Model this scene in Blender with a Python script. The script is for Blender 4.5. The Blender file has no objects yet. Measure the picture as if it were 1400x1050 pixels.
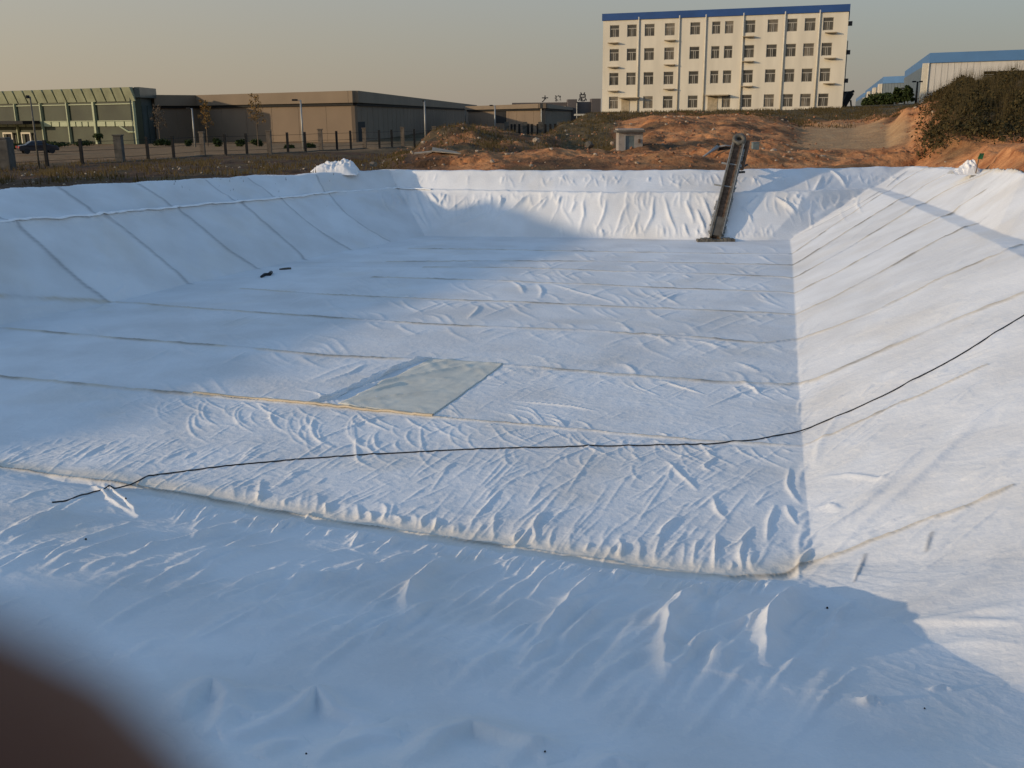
import bpy, bmesh, math, random
import numpy as np
from mathutils import Vector, Matrix

random.seed(7)
rng = np.random.default_rng(7)
SC = bpy.context.scene
COL = SC.collection
R = math.radians

# ------------------------------------------------------------------ camera
EYE = np.array([0.0, 0.0, 3.3])
PITCH, ROLL, FPX = R(15.1), R(0.6), 1370.0
Fv = np.array([0, math.cos(PITCH), -math.sin(PITCH)])
R0 = np.array([1.0, 0, 0]); U0 = np.array([0, math.sin(PITCH), math.cos(PITCH)])
Rv = math.cos(ROLL) * R0 - math.sin(ROLL) * U0
Uv = math.sin(ROLL) * R0 + math.cos(ROLL) * U0
cd = bpy.data.cameras.new("camera")
cd.sensor_width = 36.0
cd.lens = 36.0 * FPX / 1400.0
cd.clip_start = 0.001
cd.clip_end = 9000
cd.dof.use_dof = True
cd.dof.focus_distance = 28.0
cd.dof.aperture_fstop = cd.lens / 1.6          # a 1.6 mm wide phone lens
cam = bpy.data.objects.new("camera", cd)
COL.objects.link(cam)
M = Matrix(((Rv[0], Uv[0], -Fv[0], EYE[0]), (Rv[1], Uv[1], -Fv[1], EYE[1]), (Rv[2], Uv[2], -Fv[2], EYE[2]), (0, 0, 0, 1)))
cam.matrix_world = M
SC.camera = cam

# ------------------------------------------------------------------ light
SUN_EL = R(12.1)
TRAVEL = (math.sin(R(72)), math.cos(R(72)))      # heading of the light over the ground
w = bpy.data.worlds.new("World"); SC.world = w; w.use_nodes = True
nt = w.node_tree; nt.nodes.clear()
out = nt.nodes.new("ShaderNodeOutputWorld"); bg = nt.nodes.new("ShaderNodeBackground")
sky = nt.nodes.new("ShaderNodeTexSky"); sky.sky_type = 'NISHITA'; sky.sun_disc = False
sky.sun_elevation = SUN_EL; sky.sun_rotation = R(252)
sky.altitude = 50; sky.air_density = 1.0; sky.dust_density = 0.6; sky.ozone_density = 1.8
# smoggy air: the sky greys out towards the horizon all the way round
tc = nt.nodes.new("ShaderNodeTexCoord"); sx = nt.nodes.new("ShaderNodeSeparateXYZ")
nt.links.new(tc.outputs["Generated"], sx.inputs[0])
mr = nt.nodes.new("ShaderNodeMapRange"); mr.inputs[1].default_value = 0.0; mr.inputs[2].default_value = 0.50
mr.inputs[3].default_value = 0.90; mr.inputs[4].default_value = 0.0; mr.interpolation_type = 'SMOOTHSTEP'
nt.links.new(sx.outputs["Z"], mr.inputs[0])
dt = nt.nodes.new("ShaderNodeVectorMath"); dt.operation = 'DOT_PRODUCT'
dt.inputs[1].default_value = (-TRAVEL[0], -TRAVEL[1], 0)
nt.links.new(tc.outputs["Generated"], dt.inputs[0])
mr2 = nt.nodes.new("ShaderNodeMapRange"); mr2.inputs[1].default_value = -0.8; mr2.inputs[2].default_value = 0.8
nt.links.new(dt.outputs["Value"], mr2.inputs[0])
hz = nt.nodes.new("ShaderNodeMix"); hz.data_type = 'RGBA'
HZ_SCALE = 4.75
hz.inputs[6].default_value = (0.236 * HZ_SCALE, 0.226 * HZ_SCALE, 0.236 * HZ_SCALE, 1)
hz.inputs[7].default_value = (0.60 * HZ_SCALE, 0.47 * HZ_SCALE, 0.33 * HZ_SCALE, 1)
nt.links.new(mr2.outputs[0], hz.inputs[0])
mx = nt.nodes.new("ShaderNodeMix"); mx.data_type = 'RGBA'
sg = nt.nodes.new("ShaderNodeVectorMath"); sg.operation = 'SCALE'; sg.inputs[3].default_value = 1.3; nt.links.new(sky.outputs[0], sg.inputs[0])
nt.links.new(mr.outputs[0], mx.inputs[0]); nt.links.new(sg.outputs[0], mx.inputs[6]); nt.links.new(hz.outputs[2], mx.inputs[7])
nt.links.new(mx.outputs[2], bg.inputs[0]); nt.links.new(bg.outputs[0], out.inputs[0])
bg.inputs[1].default_value = 0.15

sd = bpy.data.lights.new("sun", 'SUN'); sd.energy = 2.3; sd.angle = R(0.9); sd.color = (1.0, 0.78, 0.52)
sun = bpy.data.objects.new("sun", sd); COL.objects.link(sun)
dv = Vector((TRAVEL[0] * math.cos(SUN_EL), TRAVEL[1] * math.cos(SUN_EL), -math.sin(SUN_EL)))
sun.rotation_euler = dv.to_track_quat('-Z', 'Y').to_euler(); sun.location = (-60, -20, 40)

SC.view_settings.view_transform = 'Standard'; SC.view_settings.look = 'None'
SC.view_settings.exposure = 0.24; SC.view_settings.gamma = 1.0; SC.view_settings.use_curve_mapping = False
SC.render.engine = 'CYCLES'

# ------------------------------------------------------------------ helpers
def project(x, y, z):
    dx, dy, dz = x - EYE[0], y - EYE[1], z - EYE[2]
    c = dx * Fv[0] + dy * Fv[1] + dz * Fv[2]
    c = np.maximum(c, 0.05)
    px = 700 + FPX * (dx * Rv[0] + dy * Rv[1] + dz * Rv[2]) / c
    py = 525 - FPX * (dx * Uv[0] + dy * Uv[1] + dz * Uv[2]) / c
    return px, py
def ray(px, py):
    return Fv + Rv * ((px - 700) / FPX) + Uv * ((525 - py) / FPX)
def onz(px, py, z):
    d = ray(px, py); t = (z - EYE[2]) / d[2]
    return EYE + d * t
def atr(px, py, r):
    d = ray(px, py); t = r / math.hypot(d[0], d[1])
    return EYE + d * t

_G = rng.normal(size=(256, 2)); _G /= np.linalg.norm(_G, axis=1)[:, None]
_P = rng.permutation(256)
def perlin(x, y):
    xi = np.floor(x).astype(np.int64); yi = np.floor(y).astype(np.int64)
    xf = x - xi; yf = y - yi
    u = xf * xf * xf * (xf * (xf * 6 - 15) + 10); v = yf * yf * yf * (yf * (yf * 6 - 15) + 10)
    def g(i, j, a, b):
        h = _P[(_P[(xi + i) & 255] + yi + j) & 255]
        q = _G[h]; return q[..., 0] * a + q[..., 1] * b
    n00 = g(0, 0, xf, yf); n10 = g(1, 0, xf - 1, yf); n01 = g(0, 1, xf, yf - 1); n11 = g(1, 1, xf - 1, yf - 1)
    return (n00 * (1 - u) + n10 * u) * (1 - v) + (n01 * (1 - u) + n11 * u) * v
def fbm(x, y, o=4, g=0.5):
    s = 0; a = 1
    for k in range(o):
        s = s + a * perlin(x * 2 ** k + 17.3 * k, y * 2 ** k - 9.1 * k); a *= g
    return s
def smooth(a, b, x):
    t = np.clip((x - a) / (b - a), 0, 1); return t * t * (3 - 2 * t)

def tag(o, label=None, cat=None, group=None, kind=None):
    if label: o['label'] = label
    if cat: o['category'] = cat
    if group: o['group'] = group
    if kind: o['kind'] = kind
    return o
def empty(name, loc, label=None, cat=None, group=None, rz=0):
    o = bpy.data.objects.new(name, None); COL.objects.link(o); o.location = loc; o.rotation_euler = (0, 0, rz)
    o.empty_display_size = 0.3
    return tag(o, label, cat, group)

class MB:
    """collects shapes and links them as one mesh object"""
    def __init__(s): s.v = []; s.f = []
    def add(s, vs, fs):
        b = len(s.v); s.v += [tuple(map(float, p)) for p in vs]; s.f += [tuple(i + b for i in f) for f in fs]; return s
    def hexa(s, p):
        return s.add(p, [(0, 3, 2, 1), (4, 5, 6, 7), (0, 1, 5, 4), (1, 2, 6, 5), (2, 3, 7, 6), (3, 0, 4, 7)])
    def box(s, x0, x1, y0, y1, z0, z1):
        return s.hexa([(x0, y0, z0), (x1, y0, z0), (x1, y1, z0), (x0, y1, z0), (x0, y0, z1), (x1, y0, z1), (x1, y1, z1), (x0, y1, z1)])
    def tube(s, pts, r, n=6, cap=True):
        pts = [np.array(p, float) for p in pts]; m = len(pts)
        rs = r if hasattr(r, '__len__') else [r] * m
        b = len(s.v)
        up = np.array([0.0, 0, 1])
        for i, p in enumerate(pts):
            t = pts[min(i + 1, m - 1)] - pts[max(i - 1, 0)]; t = t / (np.linalg.norm(t) + 1e-9)
            a = np.cross(t, up)
            if np.linalg.norm(a) < 0.05: a = np.cross(t, [1.0, 0, 0])
            a /= np.linalg.norm(a); c = np.cross(a, t)
            for k in range(n):
                q = p + rs[i] * (math.cos(2 * math.pi * k / n) * a + math.sin(2 * math.pi * k / n) * c)
                s.v.append(tuple(q))
        for i in range(m - 1):
            for k in range(n):
                a0 = b + i * n + k; a1 = b + i * n + (k + 1) % n
                s.f.append((a0, a1, a1 + n, a0 + n))
        if cap:
            s.f.append(tuple(b + k for k in range(n))[::-1]); s.f.append(tuple(b + (m - 1) * n + k for k in range(n)))
        return s
    def build(s, name, mat, parent=None, smooth_=False, bevel=0):
        me = bpy.data.meshes.new(name); me.from_pydata(s.v, [], s.f); me.update()
        o = bpy.data.objects.new(name, me); COL.objects.link(o); me.materials.append(mat)
        if smooth_: me.polygons.foreach_set('use_smooth', [True] * len(me.polygons))
        if parent:
            # geometry is given in world coordinates: keep it there
            bpy_m = Matrix.Translation(-parent.location) if not parent.parent else Matrix.Identity(4)
            if parent.type == 'EMPTY':
                me.transform(Matrix.Rotation(-parent.rotation_euler.z, 4, 'Z') @ Matrix.Translation(-parent.location))
            o.parent = parent
        if bevel:
            m = o.modifiers.new("bevel", 'BEVEL'); m.width = bevel; m.segments = 1; m.limit_method = 'ANGLE'
        return o

# ------------------------------------------------------------------ materials
def new_mat(name):
    m = bpy.data.materials.new(name); m.use_nodes = True
    b = m.node_tree.nodes["Principled BSDF"]; return m, m.node_tree, b
def mat(name, col, rough=0.8, metal=0.0, var=0.25, scale=3.0, bump=0.0, bscale=20.0, coords="Object", spec=0.3, stretch=None):
    m, t, b = new_mat(name)
    N, L = t.nodes, t.links
    b.inputs["Roughness"].default_value = rough; b.inputs["Metallic"].default_value = metal
    b.inputs["Specular IOR Level"].default_value = spec
    c = N.new("ShaderNodeTexCoord"); src = c.outputs[coords]
    if stretch:
        mp = N.new("ShaderNodeMapping"); mp.inputs["Scale"].default_value = stretch; L.new(src, mp.inputs[0]); src = mp.outputs[0]
    n = N.new("ShaderNodeTexNoise"); n.inputs["Scale"].default_value = scale; n.inputs["Detail"].default_value = 6
    L.new(src, n.inputs["Vector"])
    rp = N.new("ShaderNodeMapRange"); rp.inputs[1].default_value = 0.3; rp.inputs[2].default_value = 0.7
    rp.inputs[3].default_value = 1 - var; rp.inputs[4].default_value = 1 + var
    L.new(n.outputs[0], rp.inputs[0])
    mx = N.new("ShaderNodeMix"); mx.data_type = 'RGBA'; mx.blend_type = 'MULTIPLY'; mx.inputs[0].default_value = 1
    mx.inputs[6].default_value = (*col, 1); L.new(rp.outputs[0], mx.inputs[7])
    L.new(mx.outputs[2], b.inputs["Base Color"])
    if bump:
        n2 = N.new("ShaderNodeTexNoise"); n2.inputs["Scale"].default_value = bscale; n2.inputs["Detail"].default_value = 5
        L.new(src, n2.inputs["Vector"])
        bp = N.new("ShaderNodeBump"); bp.inputs["Strength"].default_value = bump; bp.inputs["Distance"].default_value = 0.05
        L.new(n2.outputs[0], bp.inputs["Height"]); L.new(bp.outputs[0], b.inputs["Normal"])
    return m

# white needle-punched cloth with dirt kept in a colour attribute (x tan soiling, y dark gap dirt, z grey-green film)
CLOTH, t, b = new_mat("white_geotextile")
N, L = t.nodes, t.links
b.inputs["Roughness"].default_value = 0.85; b.inputs["Specular IOR Level"].default_value = 0.2
at = N.new("ShaderNodeAttribute"); at.attribute_name = "dirt"
sp = N.new("ShaderNodeSeparateColor"); L.new(at.outputs["Color"], sp.inputs[0])
ge = N.new("ShaderNodeNewGeometry")
n1 = N.new("ShaderNodeTexNoise"); n1.inputs["Scale"].default_value = 0.5; n1.inputs["Detail"].default_value = 7; L.new(ge.outputs["Position"], n1.inputs["Vector"])
r1 = N.new("ShaderNodeValToRGB"); r1.color_ramp.elements[0].position = 0.32; r1.color_ramp.elements[1].position = 0.62
r1.color_ramp.elements[0].color = (0.72, 0.71, 0.69, 1); r1.color_ramp.elements[1].color = (0.82, 0.82, 0.81, 1)
L.new(n1.outputs[0], r1.inputs[0])
m1 = N.new("ShaderNodeMix"); m1.data_type = 'RGBA'; L.new(sp.outputs[0], m1.inputs[0]); L.new(r1.outputs[0], m1.inputs[6]); m1.inputs[7].default_value = (0.72, 0.58, 0.37, 1)
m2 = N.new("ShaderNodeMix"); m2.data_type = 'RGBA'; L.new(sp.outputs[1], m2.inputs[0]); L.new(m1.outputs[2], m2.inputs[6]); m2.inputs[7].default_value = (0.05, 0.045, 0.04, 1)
m3 = N.new("ShaderNodeMix"); m3.data_type = 'RGBA'; L.new(sp.outputs[2], m3.inputs[0]); L.new(m2.outputs[2], m3.inputs[6]); m3.inputs[7].default_value = (0.43, 0.46, 0.38, 1)
n3 = N.new("ShaderNodeTexNoise"); n3.inputs["Scale"].default_value = 14; n3.inputs["Detail"].default_value = 8; L.new(ge.outputs["Position"], n3.inputs["Vector"])
bp = N.new("ShaderNodeBump"); bp.inputs["Strength"].default_value = 0.35; bp.inputs["Distance"].default_value = 0.03
L.new(n3.outputs[0], bp.inputs["Height"]); L.new(bp.outputs[0], b.inputs["Normal"])
oi = N.new("ShaderNodeObjectInfo"); ro = N.new("ShaderNodeMapRange"); ro.inputs[3].default_value = .93; ro.inputs[4].default_value = 1.03
L.new(oi.outputs["Random"], ro.inputs[0])
m4 = N.new("ShaderNodeMix"); m4.data_type = 'RGBA'; m4.blend_type = 'MULTIPLY'; m4.inputs[0].default_value = 1; L.new(m3.outputs[2], m4.inputs[6]); L.new(ro.outputs[0], m4.inputs[7])
L.new(m4.outputs[2], b.inputs["Base Color"])
# fine crumple between the modelled folds
wv = N.new("ShaderNodeMapping"); wv.inputs["Rotation"].default_value = (0, 0, .6); wv.inputs["Scale"].default_value = (1.6, 3.4, 2.0); L.new(ge.outputs["Position"], wv.inputs[0])
n5 = N.new("ShaderNodeTexNoise"); n5.noise_type = 'RIDGED_MULTIFRACTAL'; n5.inputs["Scale"].default_value = 1.0; n5.inputs["Detail"].default_value = 5; n5.inputs["Distortion"].default_value = .7
L.new(wv.outputs[0], n5.inputs["Vector"])
bp2 = N.new("ShaderNodeBump"); bp2.inputs["Strength"].default_value = 0.22; bp2.inputs["Distance"].default_value = 0.035
L.new(n5.outputs[0], bp2.inputs["Height"]); L.new(bp.outputs[0], bp2.inputs["Normal"]); L.new(bp2.outputs[0], b.inputs["Normal"])

# soil: attribute x = orange clay, y = dry brown grass, z = pale trodden track
SOIL, t, b = new_mat("soil")
N, L = t.nodes, t.links
b.inputs["Roughness"].default_value = 0.95; b.inputs["Specular IOR Level"].default_value = 0.1
at = N.new("ShaderNodeAttribute"); at.attribute_name = "soil"
sp = N.new("ShaderNodeSeparateColor"); L.new(at.outputs["Color"], sp.inputs[0])
ge = N.new("ShaderNodeNewGeometry")
n1 = N.new("ShaderNodeTexNoise"); n1.inputs["Scale"].default_value = 0.9; n1.inputs["Detail"].default_value = 9; n1.inputs["Roughness"].default_value = 0.65
L.new(ge.outputs["Position"], n1.inputs["Vector"])
def ramp(c0, c1, p0=0.35, p1=0.65):
    r = N.new("ShaderNodeValToRGB"); r.color_ramp.elements[0].position = p0; r.color_ramp.elements[1].position = p1
    r.color_ramp.elements[0].color = (*c0, 1); r.color_ramp.elements[1].color = (*c1, 1); L.new(n1.outputs[0], r.inputs[0]); return r
ra = ramp((0.060, 0.034, 0.020), (0.125, 0.073, 0.040))
rb = ramp((0.33, 0.125, 0.048), (0.62, 0.29, 0.12))
rc = ramp((0.07, 0.052, 0.028), (0.14, 0.10, 0.05))
rd = ramp((0.38, 0.22, 0.105), (0.48, 0.30, 0.15))
def mixn(f, a, c):
    m = N.new("ShaderNodeMix"); m.data_type = 'RGBA'; L.new(f, m.inputs[0]); L.new(a, m.inputs[6]); L.new(c, m.inputs[7]); return m.outputs[2]
c1 = mixn(sp.outputs[0], ra.outputs[0], rb.outputs[0]); c1 = mixn(sp.outputs[1], c1, rc.outputs[0]); c1 = mixn(sp.outputs[2], c1, rd.outputs[0])
L.new(c1, b.inputs["Base Color"])
n3 = N.new("ShaderNodeTexNoise"); n3.inputs["Scale"].default_value = 5; n3.inputs["Detail"].default_value = 9; L.new(ge.outputs["Position"], n3.inputs["Vector"])
bp = N.new("ShaderNodeBump"); bp.inputs["Strength"].default_value = 0.8; bp.inputs["Distance"].default_value = 0.12
L.new(n3.outputs[0], bp.inputs["Height"]); L.new(bp.outputs[0], b.inputs["Normal"])

# ------------------------------------------------------------------ shape of the pit
# nodes round the pit: toe of the slope, inner edge of the bench, rim
def P3(px, py, z): return tuple(onz(px, py, z))
ZF = -3.4
NODES = [
 (P3(580,323,ZF), P3(545,259,-1.08), P3(532,233,0)),
 (P3(700,324,ZF), P3(690,262,-1.08), P3(690,234,0)),
 (P3(830,326,ZF), P3(830,264,-1.08), P3(830,234,0)),
 (P3(975,329,ZF), P3(985,264,-1.08), P3(1000,233,0)),
 (P3(1050,329,ZF), P3(1110,262,-1.08), P3(1130,231,0)),
 (P3(1080,328,ZF), P3(1188,258,-1.08), P3(1240,228,0)),
 (P3(1083,350,ZF), P3(1215,268,-1.05), P3(1290,231,.2)),
 (P3(1085,385,ZF), P3(1290,300,-.9), P3(1345,234,.5)),
 (P3(1088,440,ZF), P3(1350,327,-.7), P3(1400,238,.9)),
 (P3(1092,520,ZF), P3(1400,352,-.5), (18.5,27,1.1)),
 (P3(1100,650,ZF), (12.3,19,-.55), (16.5,18.5,1.2)),
 (P3(1112,772,ZF), (9.5,9.3,-1.0), (13.5,7,.8)),
 (P3(1085,782,ZF), P3(1400,945,-2.4), (8,3.6,-.2)),
 (P3(1040,787,ZF), P3(1190,955,-2.2), (4.5,2.8,-.9)),
 (P3(900,776,ZF), P3(1000,928,-2.2), (2,2.8,-1.0)),
 (P3(700,746,ZF), P3(680,906,-2.2), (-.5,2.8,-1.0)),
 (P3(460,710,ZF), P3(480,880,-2.2), (-3,2.9,-1.0)),
 (P3(330,692,ZF), P3(350,838,-2.15), (-5.3,3.0,-1.0)),
 (P3(150,655,ZF), P3(150,806,-2.15), (-8,3.2,-1.0)),
 (P3(0,640,ZF), P3(0,782,-2.15), (-11.5,3.6,-1.2)),
 ((-15,20.4,ZF), (-13,13.5,-2.0), (-18,6.5,-1.6)),
 ((-22,23.1,ZF), (-25.0,20.5,-1.2), (-29,16.5,-.8)),
 (P3(0,445,ZF), P3(0,305,-.45), P3(0,260,.5)),
 (P3(150,415,ZF), P3(140,295,-.6), P3(140,252.5,.4)),
 (P3(260,388,ZF), P3(250,283.5,-.75), P3(250,247,.27)),
 (P3(355,367,ZF), P3(345,276,-.85), P3(350,241,.15)),
 (P3(480,342,ZF), P3(450,265,-1.0), P3(455,237,.03)),
]
NN = len(NODES)
A = np.array(NODES)                       # NN,3rings,3
T_, B_, R_ = A[:, 0], A[:, 1], A[:, 2]
bw = np.full((NN, 1), 0.16)
for i in (6, 7, 8, 9, 10): bw[i] = 0.24
MID = T_ + (B_ - T_) * .45
for i in range(13, 20): MID[i, 2] = T_[i, 2] + (B_[i, 2] - T_[i, 2]) * .47
for i in range(22, NN): bw[i] = 0.30
B2 = B_ + (R_ - B_) * bw; B2[:, 2] = B_[:, 2] + 0.05
cen = T_.mean(0)
dirs = R_ - B_; dirs[:, 2] = 0; dirs /= np.linalg.norm(dirs, axis=1)[:, None]
A1 = R_ + dirs * 0.55; A1[:, 2] = R_[:, 2] + 0.02       # cloth edge turned over the rim
A2 = R_ + dirs * 3.0

# ground level away from the pit: rows by distance, columns by bearing
ROWS = [0, 8, 16, 20, 40, 50, 61, 66, 72, 80, 88, 97, 108, 118, 128, 150, 200, 400, 4000]
COLS = {
 -1500: [1.6,0.40,-1.0,-1.2,-.6,.1,.3,.2,.1,0,-.2,-.3,-.4,-.5,-.6,-.8,-1.2,-1.2,-1.2],
 -300:  [1.6,0.90,0.30,-1.0,.2,.3,.2,.1,-.1,-.2,-.38,-.4,-.5,-.6,-.7,-.9,-1.2,-1.2,-1.2],
 0:     [1.6,1.28,0.96,.8,.4,.35,.2,.05,-.15,-.38,-.38,-.4,-.5,-.6,-.7,-.9,-1.2,-1.2,-1.2],
 250:   [1.6,1.44,1.28,1.2,.4,.35,.2,.15,.05,-.1,-.3,-.38,-.5,-.6,-.7,-.9,-1.2,-1.2,-1.2],
 420:   [1.6,1.40,1.20,1.1,.2,.2,.1,.1,.05,-.05,-.15,-.3,-.38,-.5,-.7,-.9,-1.2,-1.2,-1.2],
 520:   [1.6,1.36,1.12,1,.1,0,0,0,-.1,-.2,-.3,-.3,-.38,-.38,-.6,-.9,-1.2,-1.2,-1.2],
 560:   [1.6,1.36,1.12,1,.1,0,.05,.3,.45,.35,0,-.2,-.3,-.38,-.5,-.9,-1.2,-1.2,-1.2],
 600:   [1.6,1.36,1.12,1,.1,0,.05,.7,.9,1.9,2.0,.6,-.2,-.3,-.5,-.9,-1.2,-1.2,-1.2],
 640:   [1.6,1.36,1.12,1,.1,0,.05,.75,1.0,2.3,2.3,.9,0,-.3,-.5,-.9,-1.2,-1.2,-1.2],
 690:   [1.6,1.36,1.12,1,.1,0,.05,.75,.9,1.5,1.8,.9,0,-.3,-.5,-.9,-1.2,-1.2,-1.2],
 740:   [1.6,1.36,1.12,1,.1,0,.05,.75,.5,1.1,1.5,1.1,.4,-.1,-.4,-.9,-1.2,-1.2,-1.2],
 775:   [1.6,1.36,1.12,1,.1,0,.05,.75,.4,.4,1.2,2.0,2.2,1.6,.8,-.2,-1.2,-1.2,-1.2],
 810:   [1.6,1.36,1.12,1,.1,0,.05,.75,.4,.4,1.2,2.3,2.9,3.05,3.1,3.1,2.0,-1,-1.2],
 850:   [1.6,1.36,1.12,1,.1,0,.05,.75,.6,.65,1.5,2.4,2.9,3.05,3.2,3.25,3.25,1,-1.2],
 900:   [1.6,1.36,1.12,1,.1,0,.05,.75,1.0,1.8,2.6,2.9,2.9,3.05,3.25,3.25,3.25,1,-1.2],
 1000:  [1.6,1.36,1.12,1,.1,0,.05,.7,1.0,1.8,2.5,2.9,2.9,3.1,3.3,3.3,3.3,2,-1.2],
 1060:  [1.6,1.36,1.12,1,.1,0,.05,.6,1.0,1.4,2.0,2.3,2.6,3.1,3.35,3.4,3.4,3,-1.2],
 1100:  [1.6,1.36,1.12,1,.2,0,.05,.3,.7,1.0,1.4,1.7,2.2,3.0,3.4,3.5,3.6,3.6,-1.2],
 1160:  [1.6,1.40,1.20,1.1,.3,.05,.05,.3,.6,1.0,1.4,1.7,2.2,3.0,3.5,3.7,4,4,-1.2],
 1210:  [1.6,1.40,1.20,1.1,.4,.1,.1,.4,.6,1.1,1.8,2.3,2.7,3.2,3.5,3.8,4.2,4.2,-1.2],
 1240:  [1.6,1.40,1.20,1.1,.5,.2,.2,.6,.8,2.0,3.1,3.1,3.0,3.4,3.6,4,4.3,4.3,-1.2],
 1270:  [1.6,1.44,1.28,1.2,.6,.3,.5,.9,1.6,3.0,3.7,3.8,3.8,3.9,3.9,4.1,4.3,4.3,-1.2],
 1310:  [1.6,1.44,1.28,1.2,.7,.7,1.2,1.8,3.1,4.4,4.9,4.9,4.6,4.3,4.2,4.2,4.3,4.3,-1.2],
 1400:  [1.6,1.48,1.36,1.3,.9,1.5,1.4,2.1,3.5,5.0,5.2,5.2,4.8,4.4,4.3,4.3,4.3,4.3,-1.2],
 1700:  [1.6,1.52,1.44,1.4,1.2,1.6,2.0,3.0,4.2,5.0,5.2,5.2,4.8,4.4,4.3,4.3,4.3,4.3,-1.2],
 3200:  [1.6,1.56,1.52,1.5,1.5,1.6,1.8,2,2,2,2,2,2,2,2,2,2,2,-1.2],
}
_ca = np.arctan((np.array(list(COLS.keys()), float) - 700) / 1400.0)
_ct = np.array(list(COLS.values()), float); _rw = np.array(ROWS, float)
def table(az, r):
    ai = np.clip(np.searchsorted(_ca, az) - 1, 0, len(_ca) - 2); ri = np.clip(np.searchsorted(_rw, r) - 1, 0, len(_rw) - 2)
    fa = np.clip((az - _ca[ai]) / (_ca[ai + 1] - _ca[ai]), 0, 1); fr = np.clip((r - _rw[ri]) / (_rw[ri + 1] - _rw[ri]), 0, 1)
    fa = fa * fa * (3 - 2 * fa); fr = fr * .5 + .5 * fr * fr * (3 - 2 * fr)
    return (_ct[ai, ri] * (1 - fa) + _ct[ai + 1, ri] * fa) * (1 - fr) + (_ct[ai, ri + 1] * (1 - fa) + _ct[ai + 1, ri + 1] * fa) * fr
A2[:, 2] = table(np.arctan2(A2[:, 0], A2[:, 1]), np.hypot(A2[:, 0], A2[:, 1]))

class Polar:
    def __init__(s, az, r):
        s.az, s.r = az, r
        s.AZ, s.RR = np.meshgrid(az, r)           # rows = r
        s.X = s.RR * np.sin(s.AZ); s.Y = s.RR * np.cos(s.AZ)
        s.dr = np.gradient(r)
    def window(s, pts, m):
        x = pts[:, 0]; y = pts[:, 1]; rr = np.hypot(x, y); aa = np.arctan2(x, y)
        r0, r1 = rr.min() - m, rr.max() + m
        da = m / max(rr.min() - m, 0.5)
        i0, i1 = np.searchsorted(s.r, r0), np.searchsorted(s.r, r1)
        j0, j1 = np.searchsorted(s.az, aa.min() - da), np.searchsorted(s.az, aa.max() + da)
        return slice(i0, i1), slice(j0, j1)
    def tri(s, P, vals, outs, mask):
        P = np.array(P)
        # the nearest point of a triangle may be on an edge: widen the distance window
        x = P[:, 0]; y = P[:, 1]
        a = P[:, :2]
        best = 1e9
        for k in range(3):
            p, q = a[k], a[(k + 1) % 3]; d = q - p; t = np.clip(-(p @ d) / (d @ d + 1e-12), 0, 1); best = min(best, np.linalg.norm(p + t * d))
        sgn = [(a[(k + 1) % 3][0] - a[k][0]) * (-a[k][1]) - (a[(k + 1) % 3][1] - a[k][1]) * (-a[k][0]) for k in range(3)]
        inside = all(v >= 0 for v in sgn) or all(v <= 0 for v in sgn)
        if inside: best = 0
        i0, i1 = np.searchsorted(s.r, best - .01), np.searchsorted(s.r, np.hypot(x, y).max() + .01)
        aa = np.arctan2(x, y)
        if inside or aa.max() - aa.min() > math.pi: j0, j1 = 0, len(s.az)
        else: j0, j1 = np.searchsorted(s.az, aa.min() - 1e-4), np.searchsorted(s.az, aa.max() + 1e-4)
        sl = (slice(max(i0 - 1, 0), i1 + 1), slice(max(j0 - 1, 0), j1 + 1))
        X, Y = s.X[sl], s.Y[sl]
        (x0, y0), (x1, y1), (x2, y2) = P[:, :2]
        D = (y1 - y2) * (x0 - x2) + (x2 - x1) * (y0 - y2)
        if abs(D) < 1e-12: return
        l0 = ((y1 - y2) * (X - x2) + (x2 - x1) * (Y - y2)) / D
        l1 = ((y2 - y0) * (X - x2) + (x0 - x2) * (Y - y2)) / D
        l2 = 1 - l0 - l1; e = -1e-7
        k = (l0 >= e) & (l1 >= e) & (l2 >= e)
        for o, v in zip(outs, vals):
            w_ = o[sl]; w_[k] = (l0 * v[0] + l1 * v[1] + l2 * v[2])[k]
        mm = mask[sl]; mm[k] = True

def pit_surface(G, rings, vparam):
    Z = np.zeros(G.X.shape); U = np.zeros(G.X.shape); V = np.zeros(G.X.shape); K = np.zeros(G.X.shape, bool)
    outs = [Z, U, V]
    for i in range(NN):
        j = (i + 1) % NN; u0, u1 = i, i + 1
        G.tri([rings[0][i], rings[0][j], cen], [[rings[0][i][2], rings[0][j][2], ZF], [u0, u1, i + .5], [1, 1, 0]], outs, K)
        for a in range(len(rings) - 1):
            p, q, s_, t_ = rings[a][i], rings[a][j], rings[a + 1][j], rings[a + 1][i]
            va, vb = vparam[a], vparam[a + 1]
            n = 6                       # bilinear patch cut fine enough to bend smoothly
            for k in range(n):
                f0, f1 = k / n, (k + 1) / n
                a0 = p + (q - p) * f0; a1 = p + (q - p) * f1; b0 = t_ + (s_ - t_) * f0; b1 = t_ + (s_ - t_) * f1
                G.tri([a0, a1, b1], [[a0[2], a1[2], b1[2]], [u0 + f0, u0 + f1, u0 + f1], [va, va, vb]], outs, K)
                G.tri([a0, b1, b0], [[a0[2], b1[2], b0[2]], [u0 + f0, u0 + f1, u0 + f0], [va, vb, vb]], outs, K)
    return Z, U, V, K

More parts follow.
